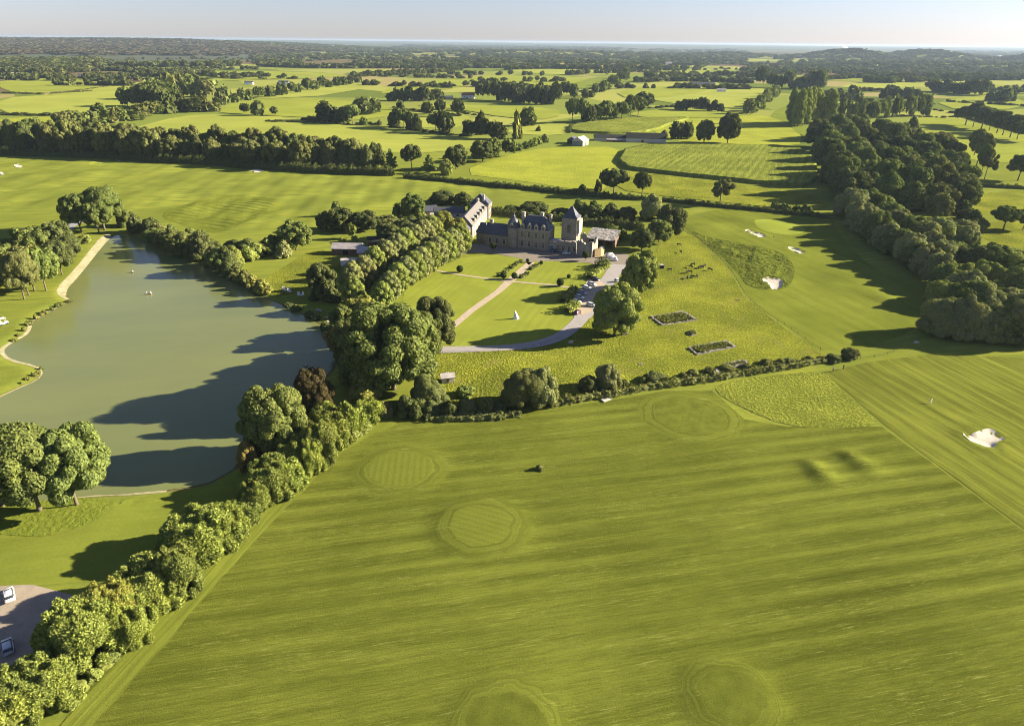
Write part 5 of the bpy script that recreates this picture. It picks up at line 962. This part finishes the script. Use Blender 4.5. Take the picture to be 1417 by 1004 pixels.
for k, (u, v, d, st, lb) in enumerate([(682.5,349,3.0,1.8,'clipped ball tree on the forecourt before the left wing'),(636.4,377,2.9,.3,'clipped ball shrub on the upper left lawn near the avenue'),(696.7,386,2.6,.4,'clipped ball shrub at the path crossing, left of the main path'),(711.8,386.5,2.6,.4,'clipped ball shrub at the path crossing, right of the main path'),(775,396,3.0,.3,'clipped ball shrub on the right-hand lawn'),(810,361,3.0,1.4,'clipped ball tree before the ruined gatehouse'),(787,385,1.7,.1,'smallest clipped shrub on the right-hand lawn'),(749,366,1.6,.2,'little clipped shrub where the path meets the forecourt'),(730,363,1.6,.2,'little clipped shrub left of the path head')]):
    x, y, z = at(u, v); e = tag(empty('clipped_shrub', (x, y, z)), lb, 'shrub'); h = link('foliage', BALL, e); h.scale = (d, d, d); h.location = (0, 0, st+d*.48); h.color = (.05,.07,.022, 1); c = link('foliage_core', core, e); c.scale = h.scale; c.location = h.location; c.color = (.04,.055,.02, 1)
    s = link('stem', STEMM, e); s.scale = (1, 1, st+.6)
def hedge(pts, wd, h, col, label, cat='hedge', dens=9.0, ls=.34, name='hedge'):
    P = [at(*p) for p in pts]; g = np.random.default_rng(abs(int(pts[0][0]*10))); S = [0]
    for a, b in zip(P, P[1:]): S.append(S[-1]+math.hypot(b[0]-a[0], b[1]-a[1]))
    n = int(S[-1]*(wd+2*h)*dens); s = g.random(n)*S[-1]; j = np.clip(np.searchsorted(S, s)-1, 0, len(P)-2); A = np.array(P); S = np.array(S); f = ((s-S[j])/(S[j+1]-S[j]))[:, None]; C = A[j]*(1-f)+A[j+1]*f
    d = (A[j+1]-A[j])[:, :2]; d /= np.linalg.norm(d, axis=1)[:, None]; nn = np.stack([-d[:, 1], d[:, 0]], 1); an = g.random(n)*math.pi; bump_ = 1+.22*np.sin(s*.9+3*np.sin(s*.23))+.15*np.sin(s*2.3)
    r = (1-.25*g.random(n)**2)*bump_; cxs = np.sign(np.cos(an))*np.abs(np.cos(an))**.6; czs = np.sin(an)**.6
    Q = np.stack([C[:, 0]+nn[:, 0]*cxs*r*wd/2, C[:, 1]+nn[:, 1]*cxs*r*wd/2, C[:, 2]+czs*r*h], 1); N = np.stack([nn[:, 0]*np.cos(an), nn[:, 1]*np.cos(an), np.sin(an)], 1)+g.normal(size=(n, 3))*.5
    N /= np.linalg.norm(N, axis=1)[:, None]; t = np.cross(N, g.normal(size=(n, 3))); t /= np.linalg.norm(t, axis=1)[:, None]; b = np.cross(N, t); k = ls*(.6+.8*g.random(n))[:, None]
    V = np.stack([Q-b*k, Q+t*k*.65, Q+b*k, Q-t*k*.65], 1).reshape(-1, 3); F = np.arange(n*4).reshape(-1, 4)
    m = max(2, int(S[-1]/2.5)); ss = np.linspace(0, S[-1], m); jj = np.clip(np.searchsorted(S, ss)-1, 0, len(P)-2); ff = ((ss-S[jj])/(S[jj+1]-S[jj]))[:, None]; CC = A[jj]*(1-ff)+A[jj+1]*ff; dd = (A[jj+1]-A[jj])[:, :2]; dd /= np.linalg.norm(dd, axis=1)[:, None]
    HV = []; HF = []; k0 = len(V)
    for i in range(m):
        for cx2, cz2 in ((-.4, -.05), (-.38, .6), (0, .82), (.38, .6), (.4, -.05)): HV.append((CC[i, 0]-dd[i, 1]*cx2*wd, CC[i, 1]+dd[i, 0]*cx2*wd, CC[i, 2]+cz2*h))
    for i in range(m-1):
        for q in range(4): HF.append((k0+i*5+q, k0+i*5+q+1, k0+(i+1)*5+q+1, k0+(i+1)*5+q))
    o = link(name, np_mesh(name, np.concatenate([V, np.array(HV)]), np.concatenate([F, np.array(HF)])), None, [LEAF]); o.color = (*PAL[col], 1); return tag(o, label, cat)
for a in [([(777,419),(785,411),(794,402)],3.4,2.4,'Y','bright yellow-green hedge between lawn and parked cars'),([(783,433),(791,429),(798,423)],3.6,2.6,'L','short light hedge beside the dark red car'),([(815,386),(826,378),(840,369)],3.4,2.2,'L','light hedge between lawn and upper drive'),([(829,373),(838,366)],4.5,3.2,'D','dark hedge at the yard corner'),
          ([(707,372),(714,366.5),(722,361)],1.6,.9,'D','narrow clipped bed left of the main path, nearest the manor'),([(691,383),(697,378),(704,374)],1.6,.9,'D','narrow clipped bed left of the main path, by the crossing'),([(734,373.5),(740,369.5),(747,366)],1.6,.9,'D','narrow clipped bed right of the main path, nearest the manor'),([(720,385),(726,381.5),(732,378)],1.6,.9,'D','narrow clipped bed right of the main path, by the crossing')]: hedge(*a)
for a in [([(560,246),(600,250),(640,254),(700,260),(760,266),(800,270)],4,3.2,'D','dark hedge below the tall meadow'),([(800,270),(845,274),(893,277)],4,3.0,'D','dark hedge below the broad oak'),([(917,278),(960,283),(1000,287),(1045,291),(1100,297),(1152,303)],3.4,2.4,'D','dark hedge above the far putting green'),([(650,292),(700,298),(760,304),(800,306)],5,3.5,'D','dark garden hedge behind the manor'),([(795,310),(840,312),(890,318)],5,4,'D','dark garden hedge behind the keep'),
          ([(-20,214),(120,218),(300,229),(420,238),(545,243)],6,5.5,'D','dark undergrowth hedge at the foot of the golf belt'),([(1338,164),(1360,170),(1417,186)],3,2.2,'D','dark hedge at the foot of the shadow-casting oaks'),([(1330,256),(1370,259),(1425,262)],3,2.4,'D','dark hedge across the valley meadow'),([(788,184),(789,176),(800,173)],3,2.6,'D','dark hedge corner at the farm maize'),
          ([(590,578),(650,579),(720,572)],4,1.2,'B','dark leafy ditch strip standing in for deep shade below the twin willows'),([(760,560),(800,553),(850,545)],3.6,1.5,'O','weedy ditch bank right of the twin willows'),([(850,545),(920,533),(985,525),(1050,514),(1140,500)],3.4,1.5,'O','weedy stream bank below the ruined foundations')]: hedge(*a, ls=.42, dens=6)  # first strip, by the twin willows, stands in for deep shade under the bushes
# maize standing as a raised crop
def crop(name, px_, h, mat, label):
    poly = smooth(flats(px_), 1); o = drape(name, poly, mat, 0.0, 2.2); me = o.data; n = len(me.vertices); co = np.zeros(n*3, np.float32); me.vertices.foreach_get('co', co); co = co.reshape(-1, 3); g = np.random.default_rng(2)
    d = seg_dist(co[:, 0], co[:, 1], poly); co[:, 2] += h+.28*(g.random(n)-.5); 
    edge = np.where(d < .05)[0]; me.vertices.foreach_set('co', co.ravel()); me.update()
    bm = bmesh.new(); bm.from_mesh(me); be = [e for e in bm.edges if e.is_boundary]; r = bmesh.ops.extrude_edge_only(bm, edges=be); vs = [v for v in r['geom'] if isinstance(v, bmesh.types.BMVert)]
    for v in vs: v.co.z -= h+.3
    bmesh.ops.recalc_face_normals(bm, faces=bm.faces); bm.to_mesh(me); bm.free(); tag(o, label, None, None, 'stuff')
crop('maize_crop', [(868,203),(960,203),(1060,203),(1105,206),(1128,222),(1132,260),(1060,256),(1000,249),(930,242),(850,232)], 2.5, m_corn, 'standing maize crop with planted rows above the fairway hedge')
crop('maize_crop', [(789,184),(790,174),(830,169),(866,165),(920,164),(960,164),(930,171),(905,182),(860,186)], 2.4, m_corn, 'standing maize crop behind the farm barns')
# ruined foundations, footbridges and other small things in the pasture
def foundation(c, label, hh=.45, weeds=True):
    P = [at(*p) for p in c]; ox, oy = P[0][0], P[0][1]; e = tag(empty('stone_foundation', (ox, oy, P[0][2])), label, 'foundation', 'ruined foundations in the pasture')
    for i in range(len(P)): a, b = P[i], P[(i+1) % len(P)]; ragged([(a[0]-ox, a[1]-oy, hh), (b[0]-ox, b[1]-oy, hh)], .6, i+int(ox), .6).xf(lambda x, y, z: (x, y, z*.6+.12)).build('wall', m_rub, e)
    if weeds:
        g = np.random.default_rng(1); n = 900; Q = np.array(P)[:, :2]; u, v = g.random(n)[:, None], g.random(n)[:, None]; C = (Q[0]*(1-u)+Q[1]*u)*(1-v)+(Q[3]*(1-u)+Q[2]*u)*v; C = (C-Q.mean(0))*.86+Q.mean(0)-[ox, oy]
        k = .28*(.5+g.random(n))[:, None]; a = g.random(n)*6.28; T = np.stack([np.cos(a), np.sin(a)], 1); z0 = np.zeros((n, 1)); V = np.stack([np.hstack([C-T*k, z0]), np.hstack([C+T*k, z0]), np.hstack([C+T*k*.8+.1, z0+k*2]), np.hstack([C-T*k*.8-.1, z0+k*1.6])], 1).reshape(-1, 3)
        o = link('weeds', np_mesh('weeds', V, np.arange(n*4).reshape(-1, 4)), e, [LEAF]); o.color = (*PAL['O'], 1)
foundation([(900.5,438.5),(946,432),(963,443),(916,450)], 'rectangular stone foundation nearest the manor drive'); foundation([(952.7,481.6),(1003.6,472.5),(1018,480),(964.5,490.8)], 'largest rectangular stone foundation, in the middle of the pasture')
foundation([(999.7,506.7),(1029.7,500),(1033.6,504),(1006,510.7)], 'smallest walled stone foundation, beside the stream footbridge', .9); foundation([(952,460),(959,457.5),(963,463),(956,464.5)], 'little stone footing between the two larger foundations', .5)
def slab(c, z, th, label, name, mat, cat):
    P = [at(*p) for p in c]; ox, oy = P[0][0], P[0][1]; zz = max(p[2] for p in P)+z; e = tag(empty(name, (ox, oy, zz)), label, cat); n = len(P)
    MB().add([(p[0]-ox, p[1]-oy, 0) for p in P]+[(p[0]-ox, p[1]-oy, th) for p in P], [tuple(range(n))[::-1], tuple(range(n, 2*n))]+[(i, (i+1) % n, n+(i+1) % n, n+i) for i in range(n)]).build('deck', mat, e)
    for a, b in ((0, 3), (1, 2)): MB().tube([(P[a][0]-ox, P[a][1]-oy, th+.06), (P[b][0]-ox, P[b][1]-oy, th+.06)], .06).build('kerb', mat, e)
slab([(984,514),(992,512),(1003,524),(994,526)], .35, .15, 'pale footbridge slab across the stream below the foundations', 'footbridge', m_conc, 'footbridge'); slab([(831,553),(842,549),(847,553),(836,557)], .08, .12, 'pale concrete slab at the field edge beside the round willow', 'concrete_slab', m_conc, 'slab')
def fence(pts, gap, h, label):
    P = [at(*p) for p in pts]; e = tag(empty('wire_fence', P[0]), label, 'fence'); S = 0; o0 = Vector(P[0]); pm = MB().tube([(0,0,-.2),(0,0,h)], .07, .06, 6).mesh('post'); pm.materials.append(BARK); wr = MB(); k = 0
    for a, b in zip(P, P[1:]):
        A, B = Vector(a), Vector(b); n = max(1, int((B-A).length/gap))
        for i in range(n):
            q = A.lerp(B, i/n); q.z = float(hgt(q.x, q.y))
            if k < 98: p = link('post', pm, e); p.location = q-o0; k += 1
        for z in (.45, .85): wr.tube([A-o0+Vector((0,0,z)), B-o0+Vector((0,0,z))], .015, None, 4)
    wr.build('wire', m_dark, e)
fence([(941,320),(962,327),(986,348),(1012,376),(1032,411),(1058,433),(1085,450),(1146,492)], 4, 1.2, 'post and wire fence between pasture and far fairway'); fence([(1190,497),(1210,494),(1228,490),(1245,484)], 3, 1.1, 'short post fence beside the stream near the golfers'); fence([(612,489),(660,488.5),(720,485.5),(775,470)], 6, 1.0, 'low post fence outside the drive bend')
fence([(985,541),(1010,553),(1040,572),(1090,592)], 4, .7, 'low fence along one side of the rough triangle')
def rock_heap(u, v, s, label, mat=None, cat='stone heap', name='stone_heap'):
    x, y, z = at(u, v); e = tag(empty(name, (x, y, z)), label, cat); r = random.Random(int(u))
    for i in range(6):
        me = bpy.data.meshes.new('stone'); bm = bmesh.new(); bmesh.ops.create_icosphere(bm, subdivisions=2, radius=.5)
        for q in bm.verts: q.co *= r.uniform(.8, 1.15)
        bm.to_mesh(me); bm.free(); o = link('stone', me, e, [mat or m_rub]); o.location = (r.uniform(-.8, .8)*s, r.uniform(-.6, .6)*s, .12*s); o.scale = (s*r.uniform(.5, 1), s*r.uniform(.4, .9), s*r.uniform(.3, .6)); o.rotation_euler.z = r.uniform(0, 3)
rock_heap(791,474,1.5,'heap of pale stones at the outer bend of the drive', m_dress); rock_heap(888,505,1.0,'heap of pale stones in the rough pasture above the ditch'); rock_heap(619.5,517,1.0,'small pale stone heap behind the hut by the chestnuts'); rock_heap(1267,474,1.2,'pale broken branches and stones at the shaded stream', m_dress); rock_heap(1020,415,1.0,'dark clod heap by the pasture fence', m_plank)
def box_thing(u, v, rz, dims, mat, label, name, cat):
    x, y, z = at(u, v); e = tag(empty(name, (x, y, z), rad(rz)), label, cat); a, b, c = dims; MB().box(-a, a, -b, b, 0, c).build('body', mat, e); MB().box(-a-.06, a+.06, -b-.06, b+.06, c, c+.1).build('lid', m_grey, e)
    for s in (-1, 1): MB().box(s*a*.7-.1, s*a*.7+.1, -b-.05, b+.05, -.1, 0).build('skid', m_plank, e)
box_thing(913,371,10,(1.5,1.0,1.5),m_dark,'black boxy cattle shelter on the pasture beside the chestnut','cattle_shelter','shelter'); box_thing(864,463,20,(1.1,.5,.6),m_plank,'dark picnic table-like box under the big chestnut','storage_box','box')
p_ = at(878, 453); e_ = tag(empty('wooden_post', p_), 'pale leaning wooden post beside the big chestnut', 'post'); MB().tube([(0,0,-.2),(.1,0,1.6)], .13, .11, 8).build('stake', m_conc, e_); MB().box(-.2, .25, -.05, .05, 1.2, 1.35).build('crosspiece', m_conc, e_)
# lake bank things and floats
def chair_white():
    e = empty('garden_chair', (0,0,0)); MB().box(-.35,.35,-.35,.35,.4,.47).build('seat', m_white, e); MB().box(-.35,.35,.3,.37,.47,1.05).build('backrest', m_white, e)
    for a in (-.3,.3):
        for b in (-.3,.3): MB().box(a-.04,a+.04,b-.04,b+.04,0,.4).build('leg', m_white, e)
    return e
ch = chair_white()
for k, (u, v, r_, lb) in enumerate([(393,402,20,'white garden chair on the sunny lake bank, closest to the water'),(396,403.5,110,'white garden chair in the middle of the sunny bank group'),(400,402,200,'white garden chair at the top of the sunny bank group'),(401,404.5,70,'white garden chair at the shaded edge of the bank group'),(414,409.5,30,'white garden chair in the shade below the dark meadow tree'),(418.5,409.5,-40,'second white garden chair in that shade, next to the first')]):
    o = ch if k == 0 else copy_tree(ch); o.location = at(u, v); o.rotation_euler.z = rad(r_); o.scale = (1.5,)*3; tag(o, lb, 'chair', 'white garden chairs on the lake bank')
def boat(u, v, rz, label, z=None):
    x, y, zz = at(u, v); e = tag(empty('rowing_boat', (x, y, zz if z is None else z), rad(rz)), label, 'boat', 'grey rowing boats on the shady shore'); m = MB(); S = 9; n = 9
    for sh in (1, .9):
        for i in range(S):
            t = i/(S-1)*2-1; w_ = .7*(1-max(t, 0)**2.2*.95)*(1-.25*max(-t, 0)); 
            for j in range(n): a = math.pi*j/(n-1); m.v.append((1.9*t*(.98 if sh < 1 else 1), -math.cos(a)*w_*sh, .55-math.sin(a)*.5*sh+max(t, 0)**2*.18))
    for h in (0, 1):
        for i in range(S-1):
            for j in range(n-1): q = h*S*n+i*n+j; m.f.append([q, q+1, q+n+1, q+n])
    m.build('hull', m_grey, e, True)
    for x_ in (-.9, .2): MB().box(x_-.14, x_+.14, -.6, .6, .36, .42).build('bench', m_plank, e)
boat(441,431,-40,'grey rowing boat ashore, nearer the chairs'); boat(456,441,-20,'grey rowing boat ashore, beside the stacked planks'); boat(462,438,30,'grey rowing boat ashore under the orange-tipped tree')
def raft(u, v, label, s=1.0, posts=True):
    x, y = flat(u, v, WATER_Z); e = tag(empty('floating_raft', (x, y, WATER_Z+.05), .2), label, 'raft'); MB().box(-1.2*s, 1.2*s, -.6*s, .6*s, -.1, .22).build('deck', m_plank, e)
    for a in ((-.8, .9) if posts else (0,)): MB().box(a*s-.2*s, a*s+.2*s, -.3*s, .3*s, .22, .22+1.0*s, .08*s).build('white_box', m_white, e)
raft(206,407,'dark floating raft with two white boxes on the lake', .85); raft(184,377,'little white float on the lake above the raft', .7, False); raft(423,507,'small dark float near the dark red tree', .6, False)
pl = at(458, 444); e_ = tag(empty('plank_stack', pl, .5), 'stack of pale planks lying on the shady shore', 'planks'); [MB().box(-1.4, 1.4, -.7+.28*i, -.48+.28*i, .05+.05*(i % 3), .12+.05*(i % 3)).build('plank', m_conc, e_) for i in range(5)]
# flagsticks on the greens
for u, v, lb in ((1069,333,'thin flagstick beside the far putting green, with a dark flag'),(140,228,'thin flagstick on the golf course green behind the lake')):
    x, y, z = at(u, v); e = tag(empty('flagstick', (x, y, z)), lb, 'flagstick'); MB().tube([(0,0,-.1),(0,0,2.2)], .03).build('pole', m_white, e); MB().box(0, .6, -.015, .015, 1.75, 2.15).build('flag', TAIL, e)
# pylons, water tower and smoke on the horizon
def pylon(u, yy, hh, label):
    d = ray(u, 60); x = d[0]/d[1]*yy; z = float(hgt(x, yy)); e = tag(empty('pylon', (x, yy, z-1), .3), label, 'pylon', 'pylons on the horizon'); m = MB()
    for a in (-1, 1):
        for b in (-1, 1): m.tube([(a*4, b*4, 0), (a*1.4, b*1.4, hh*.6), (a*.5, b*.5, hh)], .45, .25, 4)
    for i in range(6): q = 4-2.6*i/6; zz = hh*.1*i; m.tube([(-q, -q, zz), (q, -q, zz+hh*.1)], .2, None, 4); m.tube([(q, q, zz), (-q, q, zz+hh*.1)], .2, None, 4)
    m.build('lattice', m_grey, e)
    for zz, w_ in ((.66, 8), (.78, 11), (.9, 7)): MB().tube([(-w_, 0, hh*zz), (w_, 0, hh*zz)], .5, None, 4).build('cross_arm', m_grey, e)
pylon(1035, 5600, 50, 'lattice pylon on the horizon above the poplars'); pylon(1079, 5400, 52, 'lattice pylon on the horizon above the slanting hedge row'); pylon(813, 6500, 52, 'faint lattice pylon on the middle horizon')
d_ = ray(1199, 70); x_ = d_[0]/d_[1]*5100; e_ = tag(empty('water_tower', (x_, 5100, float(hgt(x_, 5100)))), 'small mushroom water tower on the low knoll', 'water tower'); MB().tube([(0,0,-2),(0,0,26)], 2.5, 2.2, 12).build('shaft', m_conc, e_); MB().lathe([(2.4,24),(9,29),(9.5,33),(2,34)], 18).build('tank', m_conc, e_)
def smoke():
    x, y, z = at(1176, 76); t = NT('smoke'); v = t.n('ShaderNodeVolumePrincipled'); v.inputs['Color'].default_value = (.9,.92,.98,1); v.inputs['Density'].default_value = .05; t.t.links.new(v.outputs[0], t.out.inputs[1])
    m = MB(); m.tube([(0,0,0),(-8,0,18),(-26,0,38),(-55,0,58),(-95,0,72)], 7, 17, 12); tag(m.build('smoke_plume', t.m, None, True), 'thin white smoke plume drifting from a field fire near the horizon', 'smoke', None, 'stuff').location = (x, y, z)
smoke()
# ------------------------------------------------------------------ far woods: what nobody could count
def far_mesh(name, items, label, cat, kinds=('round', 'oak', 'bush')):
    """items: (x, y, width, height, colour)"""
    P = []
    for kd in kinds:
        for sd in range(2): P.append(crown_arrays(kd, sd, 4))
    byp = {}
    for i, it in enumerate(items): byp.setdefault(i % len(P), []).append(it)
    VV = []; F4 = []; F3 = []; CC = []; off = 0; g = np.random.default_rng(5)
    for k, L in byp.items():
        V, F, H = P[k]; A = np.array([(a[0], a[1], a[2], a[3]) for a in L]); z = hgt(A[:, 0], A[:, 1]); th = g.random(len(A))*6.28; c, s = np.cos(th)[:, None], np.sin(th)[:, None]
        X = (V[None, :, 0]*c-V[None, :, 1]*s)*A[:, 2:3]+A[:, 0:1]; Y = (V[None, :, 0]*s+V[None, :, 1]*c)*A[:, 2:3]+A[:, 1:2]; Z = V[None, :, 2]*A[:, 3:4]+z[:, None]-.3
        VV.append(np.stack([X, Y, Z], -1).reshape(-1, 3)); o = (np.arange(len(A))*len(V)+off)[:, None, None]
        F4.append((F[None]+o).reshape(-1, 4)); F3.append((H[None]+o).reshape(-1, 3)); C = np.array([a[4] for a in L])*g.uniform(.62, .95, (len(A), 1)); CC.append(np.repeat(C, len(V), 0)); off += len(V)*len(A)
    V = np.concatenate(VV); me = np_mesh(name, V, np.concatenate(F4), np.concatenate(F3))
    at_ = me.attributes.new('tint', 'FLOAT_COLOR', 'POINT'); cc = np.concatenate(CC); at_.data.foreach_set('color', np.column_stack([cc, np.ones(len(cc))]).astype(np.float32).ravel())
    return tag(link(name, me, None, [LEAF_FAR]), label, cat, None, 'stuff')
def band(poly, n, size, hs, cols, seed, grow=1.0):
    """trees strewn over a stretch of country given by its outline in the photograph"""
    g = random.Random(seed); xs = [p[0] for p in poly]; ys = [p[1] for p in poly]; out = []; k = 0
    while len(out) < n and k < n*60:
        k += 1; u = g.uniform(min(xs), max(xs)); v = g.uniform(min(ys), max(ys))
        if not inside(np.array([u]), np.array([v]), poly)[0]: continue
        if (v-502)*math.cos(ROLL)-(u-708.5)*math.sin(ROLL) < -441.5: continue
        x, y = flat(u, v); z = float(hgt(x, y))
        if z > 3:
            x, y = flat(u, v, min(z, 60))
        if y > 16000 or float(wob(x, y, .0042*2600/max(y, 1800), seed+3)) < -.12: continue
        f = max(1, (y/2600)**grow); out.append((x, y, g.uniform(*size)*f, g.uniform(*hs)*(1 if f < 2 else 1.15), PAL[g.choice(cols)]))
    return out
def line(pts, n, size, hs, cols, seed, jit=1.2):
    g = random.Random(seed); S = [0]; out = []
    for a, b in zip(pts, pts[1:]): S.append(S[-1]+math.hypot(b[0]-a[0], b[1]-a[1]))
    for i in range(n):
        s = g.uniform(0, S[-1]*.999); j = max(q for q in range(len(S)-1) if S[q] <= s); f = (s-S[j])/(S[j+1]-S[j]); u = pts[j][0]+(pts[j+1][0]-pts[j][0])*f; v = pts[j][1]+(pts[j+1][1]-pts[j][1])*f+g.uniform(-.4, .4)
        x, y = flat(u, v); out.append((x, y, g.uniform(*size), g.uniform(*hs), PAL[g.choice(cols)]))
    return out
def far_woods():
    I = [(t[1], t[2], t[3], t[4], PAL.get(t[5], PAL['G'])) for t in FAR]
    D = 'DDDB'
    # hedgerows and clumps of the middle distance
    for k, (p, n, s, h, c) in enumerate([([(0,108),(60,107),(130,108),(200,106)], 60, (12,20), (9,15), 'DDGO'), ([(0,101),(80,100),(160,98),(250,103)], 120, (14,26), (10,17), 'DDOG'), ([(180,104),(230,107),(300,106)], 40, (14,22), (12,18), D), ([(205,104),(250,103),(295,99)], 40, (14,22), (12,18), D),
        ([(310,108),(340,107),(372,106)], 30, (14,24), (9,14), D), ([(480,108),(540,104),(600,101),(640,98)], 60, (12,18), (11,16), D), ([(360,93),(440,95),(520,95),(600,95),(700,95)], 220, (16,30), (10,18), D), ([(560,89),(640,90),(720,90)], 90, (20,34), (12,20), D), ([(700,97),(760,96),(830,97),(900,97)], 110, (14,26), (10,18), D),
        ([(780,104),(840,101),(870,101)], 30, (14,20), (12,16), D), ([(895,108),(940,107),(1000,104),(1050,108)], 70, (14,22), (10,16), D), ([(870,114),(930,113),(1000,114),(1040,116)], 70, (12,20), (8,13), D), ([(930,123),(990,124),(1040,124)], 40, (12,18), (7,12), D), ([(1080,117),(1120,113),(1170,110),(1230,107)], 60, (14,24), (10,16), D),
        ([(1195,115),(1230,116),(1270,114)], 30, (14,20), (12,17), D), ([(1230,109),(1300,110),(1417,112)], 90, (16,28), (10,18), D), ([(1300,104),(1360,104),(1417,106)], 80, (18,30), (12,18), D), ([(1310,141),(1360,144),(1417,147)], 50, (5,9), (2,5), D), ([(0,128),(60,130),(130,126)], 40, (5,9), (2,3), D), ([(0,159),(60,160),(130,158),(160,155)], 60, (5,8), (2,4), D),
        ([(70,131),(186,114)], 30, (5,9), (1.5,3), 'OY'), ([(600,152),(640,156),(660,160)], 16, (4,8), (1.5,3), D), ([(545,150),(600,157),(640,161)], 40, (4,8), (2,4), D), ([(500,170),(560,178),(640,189)], 50, (4,8), (1.5,3.5), D), ([(360,168),(430,170),(500,173)], 36, (4,8), (1.5,3), D), ([(870,152),(930,148),(1000,153)], 40, (5,9), (2,4), D), ([(0,95),(100,93),(200,94),(330,92)], 200, (20,34), (12,20), 'DDOG'), ([(1280,150),(1340,160),(1417,182)], 30, (4,8), (1.5,3), D),
        ([(830,100),(870,110),(800,128)], 40, (5,8), (2,3), D), ([(620,103),(700,104),(800,105)], 16, (12,16), (10,14), D), ([(1150,140),(1220,141),(1290,146)], 30, (6,12), (3,6), D), ([(1240,160),(1300,163),(1345,160)], 30, (4,7), (1,2.5), D)]):
        I += line(p, n, s, h, c, 100+k)
    g = random.Random(77)
    for k in range(46):      # thin hedges between the far fields
        u = g.uniform(-20, 1400); v = 60+(u/1417)*12+g.choice([16, 20, 24, 28, 32, 37, 42, 48, 55])+g.uniform(-2, 2); L = g.uniform(50, 170); dv = g.uniform(-4, 6)*L/170
        I += line([(u, v), (u+L, v+dv)], int(L/g.uniform(3.5, 7)), (9, 17), (5, 13), 'DDB', 300+k)
    # wooded country towards the horizon
    for k, (p, n, s, h, c, gr) in enumerate([([(350,90),(700,93),(1000,97),(1100,102),(1100,84),(700,78),(350,82)], 520, (16,30), (10,18), D, .7), ([(1030,106),(1200,100),(1417,104),(1417,88),(1200,84),(1030,88)], 650, (16,30), (10,18), 'DDDO', .7),
        ([(-40,96),(120,96),(300,92),(380,88),(380,82),(-40,84)], 420, (16,30), (10,18), 'DDOG', .7), ([(350,83),(1440,92),(1440,76),(1000,68),(350,64)], 1500, (18,34), (9,16), D, .95), ([(300,70),(1440,80),(1440,72),(1000,65),(300,60)], 1200, (20,34), (9,16), D, .95)]):
        I += band(p, n, s, h, c, 40+k, gr)
    far_mesh('distant_woodland', I, 'countless dark trees and hedges scattered over the far country', 'woodland')
    # the forest on the long hill and on the low knolls
    g = random.Random(9); J = []
    while len(J) < 6500:
        x, y = g.uniform(-8200, -1200), g.uniform(2900, 8600)
        r = math.exp(-abs((x+4300)/2350)**4-((y-7000)/2300)**2)
        if r < .045+g.uniform(0, .08) or x < -y*.86: continue
        q = g.uniform(48, 85); J.append((x, y, q, g.uniform(14, 20), g.choice([(.13,.11,.07), (.11,.10,.068), (.12,.115,.06)]) if y < 6400 else PAL[g.choice('DDB')]))
    far_mesh('hill_forest', J, 'brownish forest spread over the long hill on the horizon', 'forest')
    J = []
    for hx, hy, sx, sy, _h in KNOLLS:
        for _ in range(280): J.append((g.gauss(hx, sx*.8), g.gauss(hy, sy*.8), g.uniform(30, 55), g.uniform(11, 18), PAL[g.choice('DDB')]))
    far_mesh('knoll_forest', J, 'dark woods covering the low knolls on the horizon', 'forest')
far_woods()
# ------------------------------------------------------------------ haze: a closed box of thin even air round the whole country
def haze():
    b = MB().box(-36000, 36000, -3000, 42500, -25, 103); o = b.build('haze', (t := NT('haze_air')).m); tag(o, 'thin pale blue haze over the country', 'haze', None, 'stuff')
    v = t.n('ShaderNodeVolumePrincipled'); v.inputs['Color'].default_value = (.38, .49, .68, 1); v.inputs['Density'].default_value = 4.2e-5; v.inputs['Anisotropy'].default_value = .2
    t.t.links.new(v.outputs[0], t.out.inputs[1])
if HAZE: haze()
